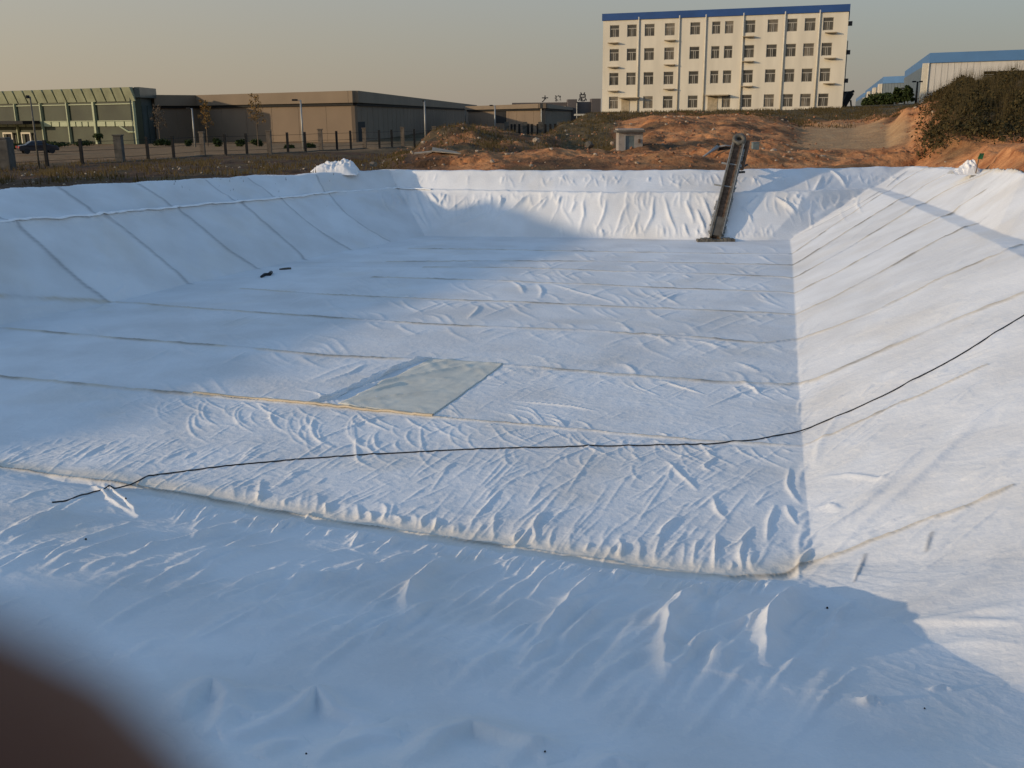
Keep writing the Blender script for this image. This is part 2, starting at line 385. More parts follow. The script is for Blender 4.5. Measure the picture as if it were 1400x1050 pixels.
# ---- liner grid
azf = np.concatenate([np.radians(np.linspace(-85, -31.2, 60)), np.radians(np.arange(-31, 29.01, 0.058)), np.radians(np.linspace(29.2, 80, 50))])
rs = [2.2]
while rs[-1] < 68:
    r_ = rs[-1]
    d_ = 0.08 if r_ < 4.2 else .021 if r_ < 9 else .026 if r_ < 14 else .05 if r_ < 25 else .12 if r_ < 53 else .065 if r_ < 66 else .3
    rs.append(r_ + d_)
GL = Polar(azf, np.array(rs))
RINGS = [T_, MID, B_, B2, R_, A1]
ZL, UL, VL, KL = pit_surface(GL, RINGS, [1, 1.5, 2, 2.3, 3, 3.3])

def cut(px, py, Z=None, G=None, lo=2.5):
    """where the line of sight through a point of the photograph meets the lined pit"""
    Z = ZL if Z is None else Z; G = GL if G is None else G
    d = ray(px, py); az = math.atan2(d[0], d[1]); h = math.hypot(d[0], d[1])
    j = int(np.clip(np.searchsorted(G.az, az), 1, len(G.az) - 1))
    f = (az - G.az[j - 1]) / (G.az[j] - G.az[j - 1])
    col = Z[:, j - 1] * (1 - f) + Z[:, j] * f; ok = KL[:, j] if G is GL else np.ones(len(col), bool)
    zr = EYE[2] + G.r * d[2] / h
    hit = np.where((zr <= col) & ok & (G.r > lo))[0]
    if len(hit) == 0: r = G.r[np.where(ok)[0][-1]]
    else:
        i = hit[0]
        if i > 0 and ok[i - 1]:
            a0 = zr[i - 1] - col[i - 1]; a1 = zr[i] - col[i]; r = G.r[i - 1] + (G.r[i] - G.r[i - 1]) * a0 / (a0 - a1 + 1e-9)
        else: r = G.r[i]
    return np.array([r * math.sin(az), r * math.cos(az)])
def path(pts, step=14):
    q = []
    pts = [np.array(p, float) for p in pts]
    for a, b_ in zip(pts[:-1], pts[1:]):
        n = max(1, int(np.linalg.norm(b_ - a) / step))
        for k in range(n): q.append(a + (b_ - a) * k / n)
    q.append(pts[-1])
    return np.array([cut(*p) for p in q])

DZ = np.zeros(ZL.shape); DIRT = np.zeros(ZL.shape + (3,), np.float32)
def chaikin(P, n=1):
    for _ in range(n):
        a = P[:-1] * .75 + P[1:] * .25; b_ = P[:-1] * .25 + P[1:] * .75
        P = np.concatenate([P[:1], np.stack([a, b_], 1).reshape(-1, 2), P[-1:]])
    return P
def fold(P, wid, h, taper=True, asym=0.0, dirt=None, dw=None, wob=0.0, prof='ridge', hmod=None):
    """raises a crease of the cloth along a line; optional soiling follows the same line"""
    P = chaikin(np.asarray(P, float)); m = wid * 3.2
    if dw: m = max(m, dw * 2.5)
    sl = GL.window(P, m + wob)
    X, Y = GL.X[sl], GL.Y[sl]
    if X.size == 0: return
    if wob:
        X = X + wob * perlin(X * 2.1 + 5, Y * 2.1); Y = Y + wob * perlin(X * 2.1 - 8, Y * 2.1 + 3)
    best = np.full(X.shape, 1e9); side = np.zeros(X.shape); along = np.zeros(X.shape)
    seg = np.linalg.norm(P[1:] - P[:-1], axis=1); tot = seg.sum() + 1e-9; acc = 0
    for (a, b_, s_) in zip(P[:-1], P[1:], seg):
        if s_ < 1e-6: continue
        d = (b_ - a) / s_; tx = (X - a[0]) * d[0] + (Y - a[1]) * d[1]; t_ = np.clip(tx, 0, s_)
        ex = X - a[0] - t_ * d[0]; ey = Y - a[1] - t_ * d[1]; dd = np.hypot(ex, ey)
        k = dd < best; best[k] = dd[k]; side[k] = (ex * d[1] - ey * d[0])[k]; along[k] = ((acc + t_) / tot)[k]; acc += s_
    wl = np.maximum(wid, GL.dr[sl[0]][:, None] * 0.9)
    tp = np.sin(np.clip(along, 0, 1) * math.pi) ** 0.6 if taper else 1.0
    sd_ = side / wl
    g = np.exp(-np.abs(best / wl * 1.25 * (1 + asym * np.sign(side))) ** (2.0 if prof == 'soft' else 1.45))
    hm = 1.0
    if hmod: hm = 0.55 + 0.9 * np.abs(perlin(GL.X[sl] * hmod, GL.Y[sl] * hmod + 31))
    DZ[sl] += h * tp * hm * g
    if dirt is not None:
        dwl = np.maximum(dw or wid, GL.dr[sl[0]][:, None] * 0.75)
        broke = smooth(-.12, .12, perlin(GL.X[sl] * .55 + 3, GL.Y[sl] * .55) + dirt[3]) if len(dirt) > 3 else 1.0
        gd = np.exp(-((best - 0) / dwl) ** 2) * broke
        for c in range(3):
            if dirt[c]: DIRT[sl][..., c] = np.maximum(DIRT[sl][..., c], dirt[c] * gd)

# ---- seams between the rolls of cloth (photograph pixels)
S = [
 [(-200,615),(0,640),(120,655),(160,660),(300,685),(460,712),(640,738),(800,762),(900,777),(1000,786),(1060,783),(1130,765),(1200,738),(1260,715),(1330,690),(1385,665),(1440,638)],
 [(-200,497),(0,516),(100,525),(270,541),(400,552),(590,571),(700,580),(850,594),(950,603),(1080,611),(1105,608),(1150,590),(1250,545),(1350,500),(1440,466)],
 [(-200,432),(0,449),(150,462),(330,476),(450,487),(560,492),(690,500),(850,513),(980,523),(1070,527),(1110,522),(1160,500),(1230,470),(1300,440),(1400,400),(1440,385)],
 [(-200,395),(0,405),(200,416),(295,424),(400,431),(500,438),(650,447),(800,452),(870,457),(950,462),(1040,470),(1085,465),(1130,452),(1200,425),(1290,380),(1395,335),(1440,310)],
 [(-200,382),(330,395),(430,402),(550,408),(700,413),(850,420),(950,424),(1090,430),(1130,412),(1200,375),(1290,325),(1345,300),(1440,262)],
 [(-200,370),(510,379),(700,385),(800,389),(930,395),(1090,400),(1150,370),(1250,315),(1290,297),(1345,262),(1440,225)],
 [(-200,362),(580,366),(700,366),(860,372),(1000,376),(1088,380),(1150,345),(1245,288),(1300,258),(1400,215)],
 [(-200,356),(530,358),(700,357),(850,358),(1000,361),(1085,363),(1150,322),(1228,274),(1280,245),(1400,195)],
 [(-200,338),(560,340),(700,342),(850,345),(1000,347),(1083,348),(1140,308),(1208,264),(1260,232),(1400,170)],
]
LS = [
 [(150,415),(100,378),(55,335),(25,309),(0,298),(-30,285),(-60,255)],
 [(262,389),(230,363),(185,325),(155,302),(137,295),(110,278),(80,257)],
 [(355,368),(315,345),(265,302),(240,284),(215,268),(190,252)],
 [(420,356),(398,336),(375,316),(345,290),(330,278),(300,262),(282,247)],
 [(480,342),(450,325),(415,300),(385,273),(365,262),(340,245)],
 [(532,330),(500,312),(470,290),(450,266),(440,255),(432,240)],
]
for i, s_ in enumerate(S):
    P = path([(max(-60, x), y) for x, y in (s_ if i < 3 else s_[1:]) if -210 < x < 1420], 20)
    far = i / 8
    # overlap lip, pucker ridge and the soiled raw edge of the upper sheet
    fold(P, .09, .032, False, asym=.35, hmod=1.6, wob=.04)
    fold(P, .03 + .02 * far, .035, False, wob=.07, hmod=2.4, dirt=(.6, 0, 0, .22 if i else .4), dw=.045)
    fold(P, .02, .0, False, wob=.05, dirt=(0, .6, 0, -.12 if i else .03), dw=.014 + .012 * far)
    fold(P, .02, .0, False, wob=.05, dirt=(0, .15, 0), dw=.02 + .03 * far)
for s_ in LS:
    P = path(s_, 14)
    fold(P, .09, .03, False, asym=.3, hmod=1.2)
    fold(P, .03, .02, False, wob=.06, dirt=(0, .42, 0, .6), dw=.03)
# bench edges: a light folded-over hem on the left, puckered along the far side
for (i0, i1, ring) in ((22, 27, B_), (0, 5, B_)):
    P = np.array([ring[k % NN][:2] for k in range(i0, i1 + 1)])
    q = np.concatenate([np.linspace(P[k], P[k + 1], 8)[:-1] for k in range(len(P) - 1)] + [P[-1:]])
    fold(q, .15, .12 if i0 > 5 else .06, False, wob=.25, hmod=.9)

# ---- folds read off the photograph
def F(pts, wid, h, **k): fold(path(pts, 10), wid, h, **k)
def z4(sx, sy, ox, oy, pts): return [(ox + x / sx, oy + y / sy) for x, y in pts]
near_big = [
 ([(814,789),(785,820),(760,850),(738,872),(720,893)], .11, .13),
 ([(965,800),(935,825),(915,850),(905,900),(912,938)], .13, .17),
 ([(1100,806),(1075,825),(1060,845),(1045,880),(1048,918)], .14, .20),
 ([(1045,840),(1012,858),(985,870),(940,900)], .09, .10),
 ([(988,880),(980,900),(962,925)], .10, .08),
 ([(610,760),(578,785),(560,810),(552,850)], .12, .11),
 ([(605,757),(560,765),(525,778),(460,792),(400,800)], .09, .07),
 ([(500,780),(420,795),(360,808),(310,822)], .10, .08),
 ([(75,702),(40,718),(0,735)], .10, .08),
 ([(330,725),(270,735),(225,745),(200,750)], .08, .06),
 ([(340,750),(280,765),(225,783)], .09, .06),
 ([(205,726),(150,745),(100,762)], .08, .05),
 ([(900,815),(850,830),(805,848)], .08, .06),
 ([(870,800),(830,812),(795,830)], .07, .06),
 ([(765,782),(740,800),(725,822)], .07, .06),
 ([(1010,812),(985,830),(975,850)], .08, .08),
 ([(690,768),(640,790),(610,815)], .08, .05),
 ([(120,655),(135,670),(150,685),(188,706)], .05, .05),
 ([(140,658),(160,680),(175,690),(190,707)], .05, .08),
 ([(430,700),(410,712),(385,722)], .06, .07),
]
for p, w_, h_ in near_big: F(p, w_ * 1.15, h_ * 1.25, asym=.3, prof='ridge', wob=.05)
right_soft = [
 ([(1353,562),(1300,610),(1253,655),(1200,700),(1146,746)], .13, .08),
 ([(1240,640),(1180,690),(1120,735)], .10, .05),
 ([(1400,752),(1300,810),(1220,850),(1150,885)], .12, .06),
 ([(1400,830),(1330,838),(1250,858),(1200,870)], .14, .06),
 ([(1400,852),(1320,852),(1235,858)], .09, .05),
 ([(1400,885),(1320,880),(1240,890)], .14, .035),
 ([(1110,720),(1160,700),(1210,660)], .10, .03),
 ([(1120,655),(1160,650),(1220,657)], .07, .05),
 ([(1115,640),(1118,610),(1150,560)], .08, .04),
 ([(1105,700),(1135,690),(1150,700)], .08, .06),
 ([(1400,610),(1330,660),(1280,690)], .10, .05),
 ([(1345,440),(1300,470),(1200,520),(1110,570)], .16, .05),
 ([(1205,262),(1180,275),(1150,290),(1085,324)], .14, .16),
 ([(1190,262),(1150,280),(1110,300)], .10, .10),
 ([(1240,234),(1225,246),(1213,256)], .10, .12),
 ([(1135,232),(1150,245),(1157,257)], .09, .13),
 ([(1125,240),(1118,255),(1112,262)], .08, .09),
 ([(1060,270),(1075,282),(1088,292)], .08, .09),
 ([(1070,235),(1062,245),(1055,252)], .08, .06),
 ([(1272,735),(1268,745),(1266,755)], .02, .03), ([(1183,760),(1176,775),(1168,795)], .02, .03),
]
for p, w_, h_ in right_soft: F(p, w_ * 1.3, h_ * .8, asym=-.2, prof='soft')
for p in ([(1183,760),(1178,775),(1168,795)], [(1274,730),(1270,742),(1267,754)], [(1205,262),(1180,276),(1150,292),(1105,315)], [(1240,234),(1213,256)]):
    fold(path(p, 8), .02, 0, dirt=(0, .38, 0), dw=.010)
for k in range(170):                     # light creases and short soiled dashes over the right slope
    x = rng.uniform(1100, 1400); y = rng.uniform(290, 760)
    if x > 1185 and y < np.interp(x, [1185, 1240, 1300, 1400], [262, 280, 305, 360]): continue
    sc = (y - 153) / 420; l = rng.uniform(20, 80) * sc; a = .62 + rng.normal(0, .15)
    q_ = [(x, y), (x - l * .5, y + l * a * .5), (x - l, y + l * a)]
    q_ = [(max(1092, u), v) for u, v in q_]
    F(q_, rng.uniform(.04, .09), rng.uniform(.01, .03), prof='soft')
far_f = [z4(3.5, 3.5, 700, 220, q) for q in (
 [(75,170),(30,210),(0,235)], [(240,170),(225,190),(215,215)], [(560,200),(525,260),(495,350)], [(680,170),(670,270),(630,350)],
 [(725,165),(750,260),(790,360)], [(830,190),(860,270),(870,300)], [(910,170),(940,250),(960,310)], [(880,230),(905,290),(930,350)],
 [(1100,220),(1130,260),(1150,300)], [(1265,175),(1330,230),(1360,260)], [(450,180),(440,260),(400,340)], [(340,190),(345,260),(320,340)],
 [(605,250),(585,320),(560,360)], [(300,200),(290,230),(280,250)], [(170,180),(150,220),(120,240)], [(1040,100),(1020,140),(1010,160)],
 [(985,240),(1000,300),(1040,350)], [(820,300),(835,350),(850,365)], [(1180,170),(1150,200),(1125,225)], [(430,330),(432,355),(440,365)])]
far_f += [z4(3.5, 3.5, 380, 200, q) for q in (
 [(490,215),(510,280),(540,320)], [(540,225),(550,260),(545,290)], [(600,210),(620,270),(630,310)], [(650,210),(680,290),(720,380),(730,410)],
 [(630,300),(680,350),(720,410)], [(690,215),(720,270),(780,350)], [(720,225),(750,250),(770,290)], [(900,245),(850,290),(790,330)],
 [(980,250),(900,320),(800,370)], [(1030,310),(950,350),(850,385)], [(1200,240),(1130,300),(1010,360)], [(1090,240),(1060,280),(1050,310)],
 [(800,230),(790,260),(770,290)], [(570,230),(590,270),(575,280)], [(1290,240),(1240,290),(1200,310)], [(1060,235),(1070,270),(1060,300)])]
for p in far_f: F(p, .10, .10 + .05 * rng.random(), wob=.05)
# puckers hanging from the bench of the far slope
for k in range(90):
    x = rng.uniform(600, 1180); y0 = 264 + rng.uniform(-2, 3); l = rng.uniform(6, 26) if rng.random() < .8 else rng.uniform(25, 50)
    F([(x, y0), (x + rng.normal(0, 2) + (700 - x) * .01, y0 + l * .5), (x + rng.normal(0, 4) - l * .12 * np.sign(rng.normal()), y0 + l)], rng.uniform(.05, .09), rng.uniform(.02, .06), wob=.05)
for k in range(70):
    x = rng.uniform(560, 1220); y0 = 236 + rng.uniform(0, 8); l = rng.uniform(6, 18); a = rng.normal(0, .5)
    F([(x, y0), (x + a * l * .5 + rng.normal(0, 1), y0 + l * .5), (x + a * l, y0 + l)], rng.uniform(.05, .09), rng.uniform(.02, .05), wob=.05)
for k in range(60):                      # and rising from its toe
    x = rng.uniform(760, 1060); l = rng.uniform(5, 22)
    F([(x, 325), (x + rng.normal(0, 2), 325 - l * .5), (x + rng.normal(0, 4), 325 - l)], rng.uniform(.05, .08), rng.uniform(.02, .05), wob=.05)
def seamy(i, x):
    p = np.array(S[i]); return float(np.interp(x, p[:, 0], p[:, 1]))
# crescents dragged out below the second seam
for k in range(80):
    x = rng.uniform(30, 980); y = seamy(1, x) + 4 + 36 * rng.random() ** 2; s_ = rng.uniform(.25, 1.1) * (1 if 230 < x < 620 else .6)
    c = rng.uniform(.1, 1.3)
    F([(x + 14 * s_, y), (x - 2 * s_, y + 10 * s_), (x - 7 * s_ * c, y + 26 * s_), (x + 6 * s_ * c, y + 42 * s_), (x + 34 * s_, y + 56 * s_)], rng.uniform(.022, .045), rng.uniform(.007, .022) * (1.2 if 230 < x < 620 else .7))
# slanting streaks over the near floor
for k in range(330):
    x = rng.uniform(20, 1075); y = rng.uniform(600, seamy(0, x) - 25)
    if y < seamy(1, x) + 20: continue
    l = rng.uniform(14, 58); a = rng.uniform(.25, .7) if x < 600 else rng.uniform(.3, 1.5)
    F([(x, y), (x - l * .5, y + l * a * .5 + rng.normal(0, 1.5)), (x - l, y + l * a)], rng.uniform(.02, .045), rng.uniform(.006, .02))
for p in ([(1080,640),(1075,665),(1085,680),(1095,690)], [(1060,690),(1050,715),(1048,745)], [(1030,720),(1010,745),(985,755)], [(1075,690),(1078,705),(1090,720)],
          [(980,625),(960,640),(975,645)], [(910,630),(930,650),(955,672)], [(930,705),(905,725),(902,735)], [(975,680),(980,700),(995,712)]):
    F(p, .055, .045)
# short creases pulled across the other seams
for i in range(1, 9):
    for k in range((60, 110, 110, 90, 75, 60, 50, 40, 36)[i]):
        x = rng.uniform(60 if i < 4 else 420, 1080); y = seamy(i, x); sc = (y - 153) / 420
        l = rng.uniform(10, 60) * sc * (1.5 if rng.random() < .2 else 1); up = rng.random() < .35
        if up: q = [(x, y - 2), (x - l * .3, y - l * .35), (x - l * .8, y - l * .45)]
        elif rng.random() < .5: q = [(x, y + 3 * sc), (x - l * .6, y + l * .22), (x - l * 1.3, y + l * .5)]
        else: q = [(x, y + 3 * sc), (x + l * .2, y + l * .3), (x + l * .9, y + l * .6)]
        F(q, rng.uniform(.024, .048), rng.uniform(.009, .027))
for p in ([(755,388),(790,400),(845,415)], [(700,385),(712,392),(716,402)], [(735,388),(742,398),(738,408)], [(930,400),(910,410),(900,414)], [(1005,495),(1040,510)],
          [(870,455),(900,462),(960,468),(1000,480)], [(900,520),(930,530),(965,540)], [(1010,520),(1030,532),(1038,540)], [(820,563),(780,556),(700,548)],
          [(540,517),(500,530),(460,545)], [(640,488),(590,500),(555,510)], [(500,498),(480,510),(440,522)], [(655,418),(652,426),(640,436)], [(230,478),(205,492),(168,502)],
          [(340,480),(320,492),(308,497)], [(350,430),(320,440),(290,450)]):
    F(p, .045, .05)
for p in ([(657,498),(600,509),(540,520),(482,534)], [(621,518),(553,525),(486,541)], [(600,536),(543,543),(468,553)]):
    F(p, .07, .08)
# scalloped drop into the drain trench at the near toe
PT = path([(x, seamy(0, x) + 4) for x in range(60, 1100, 20)], 30)
sl = GL.window(PT, 3.0)
fold(PT, .30, -.11, False, wob=.10)
fold(path([(x, seamy(0, x) - 10 - 22 * float(smooth(150, 700, np.array(x)))) for x in range(120, 1060, 20)], 30), .45, .03, False, wob=.15)
for k in range(62):
    x = 330 + k * 11.5 + rng.normal(0, 5); y = seamy(0, x); l = rng.uniform(10, 46) * (.5 + .5 * min(1, x / 800))
    F([(x, y - 6), (x + rng.normal(1, 2), y - 6 - l * .5), (x + rng.normal(4, 5), y - 6 - l)], rng.uniform(.03, .08), .008 + .05 * rng.random() ** 2, wob=.05)
for k in range(140):                      # short pulls below that seam
    x = rng.uniform(190, 1090); y = seamy(0, x) + rng.uniform(4, 14); l = rng.uniform(10, 34)
    F([(x, y), (x - l * .45, y + l * .35), (x - l * rng.uniform(.7, 1.2), y + l * rng.uniform(.6, 1.0))], rng.uniform(.03, .06), rng.uniform(.015, .04))
for k in range(50):
    x = rng.uniform(0, 1150); y = rng.uniform(720, 900)
    if y < seamy(0, x) + 25: continue
    l = rng.uniform(30, 90)
    F([(x, y), (x - l * .5, y + l * .2), (x - l, y + l * .5)], rng.uniform(.05, .11), rng.uniform(.01, .028), prof='soft')
for k in range(420):                     # light crinkling everywhere on the floor
    x = rng.uniform(-30, 1085); y = 330 + 330 * rng.random() ** .8
    if y < np.interp(x, [0, 150, 355, 480, 580], [450, 418, 370, 345, 328]): continue
    sc = (y - 153) / 420; l = rng.uniform(12, 50) * sc; a = rng.uniform(-.15, .65)
    F([(x, y), (x - l * .5, y + l * a * .5 + rng.normal(0, 1)), (x - l, y + l * a)], rng.uniform(.02, .045), rng.uniform(.005, .014))
for k in range(150):                     # long slanting folds of the near slope
    x = rng.uniform(60, 1180); y = seamy(0, min(x, 1040)) + rng.uniform(12, 130)
    l = rng.uniform(35, 130); a = rng.uniform(.25, .6) + max(0, x - 500) * .0012
    F([(x, y), (x - l * .45, y + l * a * .35), (x - l, y + l * a)], rng.uniform(.05, .12), rng.uniform(.015, .045), prof='soft', wob=.04)
# crumpled line where the near slope meets the near bench
for k in range(34):
    x = rng.uniform(80, 1150); yb = np.interp(x, [0, 350, 480, 680, 1000, 1190, 1400], [785, 836, 878, 905, 932, 958, 942]) + rng.normal(0, 8); l = rng.uniform(12, 50)
    F([(x, yb), (x + l * .5, yb + rng.normal(2, 3)), (x + l, yb + l * .18)], rng.uniform(.03, .06), rng.uniform(.006, .02), wob=.05)
for p in ([(1170,955),(1182,965),(1190,958)], [(1180,965),(1195,955),(1205,965)], [(1270,945),(1290,940),(1305,945)]):
    F(p, .05, .05)
# bulging folds of the upper near slope
for p, w_, h_ in (([(240,985),(262,958),(293,940),(318,958),(305,985),(285,1010)], .07, .10), ([(300,1012),(343,1006),(385,992),(418,974),(432,953),(462,978),(520,992)], .07, .12),
                  ([(330,948),(370,955),(405,950)], .08, .05), ([(540,1052),(585,1030),(612,1010),(645,998),(690,1010),(760,1044)], .07, .10), ([(420,1050),(455,1030),(500,1014),(548,1010)], .06, .07),
                  ([(690,1052),(735,1022),(790,1030)], .06, .06), ([(800,1056),(838,1042),(880,1050)], .06, .06), ([(150,905),(240,900),(340,908)], .10, .04), ([(360,1040),(385,1022),(420,1015)], .06, .06),
                  ([(320,975),(345,985),(372,980)], .05, .05), ([(470,1000),(505,1005),(560,1000)], .07, .04)):
    F(p, w_ * 2.1, h_ * 1.15, asym=.3, prof='soft', wob=.05)
# left corner slack at the foot of the left slope
for p in ([(0,440),(60,432),(130,425),(170,410)], [(10,428),(50,420),(90,412)], [(150,408),(165,398),(172,390)], [(130,380),(140,370),(138,362)]):
    F(p, .10, .06)

# ---- general slackness of the cloth
X, Y = GL.X, GL.Y
wx = X + .35 * perlin(X * .6, Y * .6); wy = Y + .35 * perlin(X * .6 + 40, Y * .6)
slope = smooth(.9, 1.1, VL)
DZ += .018 * fbm(wx * .45, wy * .45, 2) * (1 + slope)
rid = 1 - np.abs(perlin(wx * 1.1 + wy * .5, wy * 2.2 - wx * .3)) * 2.4
DZ += .008 * np.clip(rid, 0, 1) ** 2 * smooth(-.2, .3, perlin(X * .25 + 9, Y * .25))
calm = 1 - .65 * smooth(2.05, 2.5, VL) * (Y < 12)
rid2 = 1 - np.abs(perlin(wx * 2.3 - wy * 1.1, wy * 3.6 + wx)) * 2.2
nearf = 1 - smooth(22, 40, GL.RR)
DZ += .008 * np.clip(rid2, 0, 1) ** 2 * nearf
DZ += .003 * fbm(wx * 5, wy * 5, 2) * nearf * calm
DZ += .005 * fbm(wx * 2.2, wy * 2.2, 2) * nearf
# the edge over the rim is uneven, with a few sagging spots
edge = smooth(2.75, 3.0, VL)
DZ += edge * .07 * fbm(X * .6 + 3, Y * .6, 3)
# soiling
DIRT[..., 0] = np.maximum(DIRT[..., 0], .10 * smooth(.15, .5, fbm(X * .35 + 2, Y * .35 - 7, 4)))
pt = path([(x, seamy(0, x) - 3) for x in range(-20, 1110, 25)], 30)
# cream coloured hem along the trench
fold(pt, .2, 0, False, dirt=(.42, 0, 0), dw=.28)
ZT = ZL + DZ

# ------------------------------------------------------------------ write the sheets
def grid_mesh(name, G, Z, keep_quads, attr, aname, material):
    nr, na = Z.shape
    qi = np.where(keep_quads)
    base = (qi[0] * na + qi[1]).astype(np.int64)
    quads = np.stack([base, base + 1, base + na + 1, base + na], 1)
    used, inv = np.unique(quads.ravel(), return_inverse=True)
    me = bpy.data.meshes.new(name)
    co = np.stack([G.X.ravel()[used], G.Y.ravel()[used], Z.ravel()[used]], 1).astype(np.float32)
    me.vertices.add(len(used)); me.vertices.foreach_set('co', co.ravel())
    me.loops.add(len(inv)); me.loops.foreach_set('vertex_index', inv.astype(np.int32))
    me.polygons.add(len(quads)); me.polygons.foreach_set('loop_start', (np.arange(len(quads)) * 4).astype(np.int32))
    me.update(calc_edges=True)
    me.polygons.foreach_set('use_smooth', np.ones(len(quads), bool))
    ca = me.color_attributes.new(aname, 'FLOAT_COLOR', 'POINT')
    c4 = np.ones((len(used), 4), np.float32); c4[:, :3] = attr.reshape(-1, 3)[used]; ca.data.foreach_set('color', c4.ravel())
    # normals from the whole surface so neighbouring sheets shade continuously
    if True:
        nn = NORM[name_key(G)].reshape(-1, 3)[used]
        me.normals_split_custom_set_from_vertices(nn.tolist())
    me.materials.append(material)
    o = bpy.data.objects.new(name, me); COL.objects.link(o)
    return o
NORM = {}
def name_key(G): return id(G)
def set_normals(G, Z):
    P = np.stack([G.X, G.Y, Z], -1)
    du = np.gradient(P, axis=0); dv_ = np.gradient(P, axis=1)
    n = np.cross(dv_, du); n /= np.linalg.norm(n, axis=-1)[..., None] + 1e-12
    n[n[..., 2] < 0] *= -1
    NORM[id(G)] = n
set_normals(GL, ZT)
q_ok = KL[:-1, :-1] & KL[1:, :-1] & KL[:-1, 1:] & KL[1:, 1:]
xc = (GL.X[:-1, :-1] + GL.X[1:, 1:]) / 2; yc = (GL.Y[:-1, :-1] + GL.Y[1:, 1:]) / 2; zc = (ZL[:-1, :-1] + ZL[1:, 1:]) / 2
uc = UL[:-1, :-1]; vc = (VL[:-1, :-1] + VL[1:, 1:]) / 2
pxc, pyc = project(xc, yc, zc)
cnt = np.zeros(xc.shape, int)
for s_ in S:
    p = np.array(s_); yy = np.interp(pxc, p[:, 0], p[:, 1]); cnt += (pyc < yy)
behind = (yc < 2.5)
lcnt = np.zeros(xc.shape, int)
for s_ in LS:
    p = np.array(s_[::-1]); xx = np.interp(pyc, p[:, 1], p[:, 0]); lcnt += (pxc > xx)
pid = 10 + cnt
farw = (vc > 1) & (uc < 5); leftw = (vc > 1) & (uc >= 21.3); nearw = (vc > 1) & (uc >= 12.0) & (uc < 21.3)
pid[farw & (pxc < 830)] = 40
pid[farw & (pxc >= 830)] = 41
pid[leftw] = (50 + lcnt)[leftw]
pid[nearw] = 30
pid[nearw & (vc > 2.15)] = 31
rim_ = (vc > 2.0) & (uc >= 5) & (uc < 12.0)
pid[rim_] = 60
liner = empty("pit_liner", (0, 30, ZF), "white geotextile lining spread over the floor and slopes of the whole pit", "pit liner")
def islands(mask):
    """connected patches of a mask, found from its runs row by row"""
    par, runs, prev = [], [], []
    def find(a):
        while par[a] != a: par[a] = par[par[a]]; a = par[a]
        return a
    rows = np.where(mask.any(1))[0]; last = -9
    for r in rows:
        m = np.concatenate([[0], mask[r].astype(np.int8), [0]]); d = np.diff(m); a = np.where(d == 1)[0]; b_ = np.where(d == -1)[0]; cur = []
        for x0, x1 in zip(a, b_):
            i_ = len(par); par.append(i_); runs.append((r, x0, x1)); cur.append(i_)
            if r == last + 1:
                for p_ in prev:
                    if runs[p_][1] < x1 and runs[p_][2] > x0: par[find(i_)] = find(p_)
        prev, last = cur, r
    g_ = {}
    for i_ in range(len(par)): g_.setdefault(find(i_), []).append(runs[i_])
    return list(g_.values())
for _ in range(2):                       # slivers join the sheet beside them
    for k in np.unique(pid[q_ok]):
        isl = islands(q_ok & (pid == k)); size = [sum(b_ - a for _r, a, b_ in q) for q in isl]
        for q, n_ in zip(isl, size):
            if n_ < max(1500, .5 * max(size)):
                nb = {}
                for r, a, b_ in q:
                    for c in (a - 1, b_):
                        if 0 <= c < pid.shape[1] and q_ok[r, c] and pid[r, c] != k: nb[pid[r, c]] = nb.get(pid[r, c], 0) + 1
                    if r + 1 < pid.shape[0]:
                        for c in range(a, b_, 4):
                            if q_ok[r + 1, c] and pid[r + 1, c] != k: nb[pid[r + 1, c]] = nb.get(pid[r + 1, c], 0) + 4
                if nb:
                    t_ = max(nb, key=nb.get)
                    for r, a, b_ in q: pid[r, a:b_] = t_
for k in np.unique(pid[q_ok]):
    keep = q_ok & (pid == k)
    if keep.sum() < 30: continue
    o = grid_mesh("geotextile_sheet", GL, ZT, keep, DIRT, "dirt", CLOTH)
    o.data.transform(Matrix.Translation((0, -30, -ZF))); o.parent = liner

def surf(x, y):
    r = math.hypot(x, y); az = math.atan2(x, y)
    i = int(np.clip(np.searchsorted(GL.r, r), 1, len(GL.r) - 1)); j = int(np.clip(np.searchsorted(GL.az, az), 1, len(GL.az) - 1))
    fi = (r - GL.r[i - 1]) / (GL.r[i] - GL.r[i - 1]); fj = (az - GL.az[j - 1]) / (GL.az[j] - GL.az[j - 1])
    return (ZT[i - 1, j - 1] * (1 - fi) + ZT[i, j - 1] * fi) * (1 - fj) + (ZT[i - 1, j] * (1 - fi) + ZT[i, j] * fi) * fj

# ------------------------------------------------------------------ ground
azg = np.radians(np.concatenate([np.arange(-180, -40, 4.0), np.arange(-40, -31, .6), np.arange(-31, 30, .11), np.arange(30, 45, .6), np.arange(45, 180.1, 4.0)]))
rg = np.concatenate([[0.01, .5], np.arange(1, 36, .7), np.arange(36, 58, .28), np.arange(58, 132, .20), np.arange(132, 220, 1.6), np.geomspace(220, 4200, 40)])
GG = Polar(azg, rg)
ZG = table(GG.AZ, GG.RR)
GR = [r_.copy() for r_ in RINGS[:5]]
gr = []
for r_ in GR[:4]:
    q = r_.copy(); q[:, 2] -= .35; gr.append(q)
q = GR[4].copy(); q[:, 2] -= .22; gr.append(q)
A1g = A1.copy(); A1g[:, 2] = R_[:, 2] - .10; gr.append(A1g); gr.append(A2)
Zp, Up, Vp, Kp = pit_surface(GG, gr, [1, 1.5, 2, 2.3, 3, 3.3, 4])
ZG[Kp] = Zp[Kp]
out_ = np.where(Kp, smooth(3.1, 4, Vp), 1.0)
X, Y = GG.X, GG.Y
bear = np.degrees(GG.AZ)
pxg = 700 + FPX * np.tan(np.clip(GG.AZ, -1.4, 1.4))
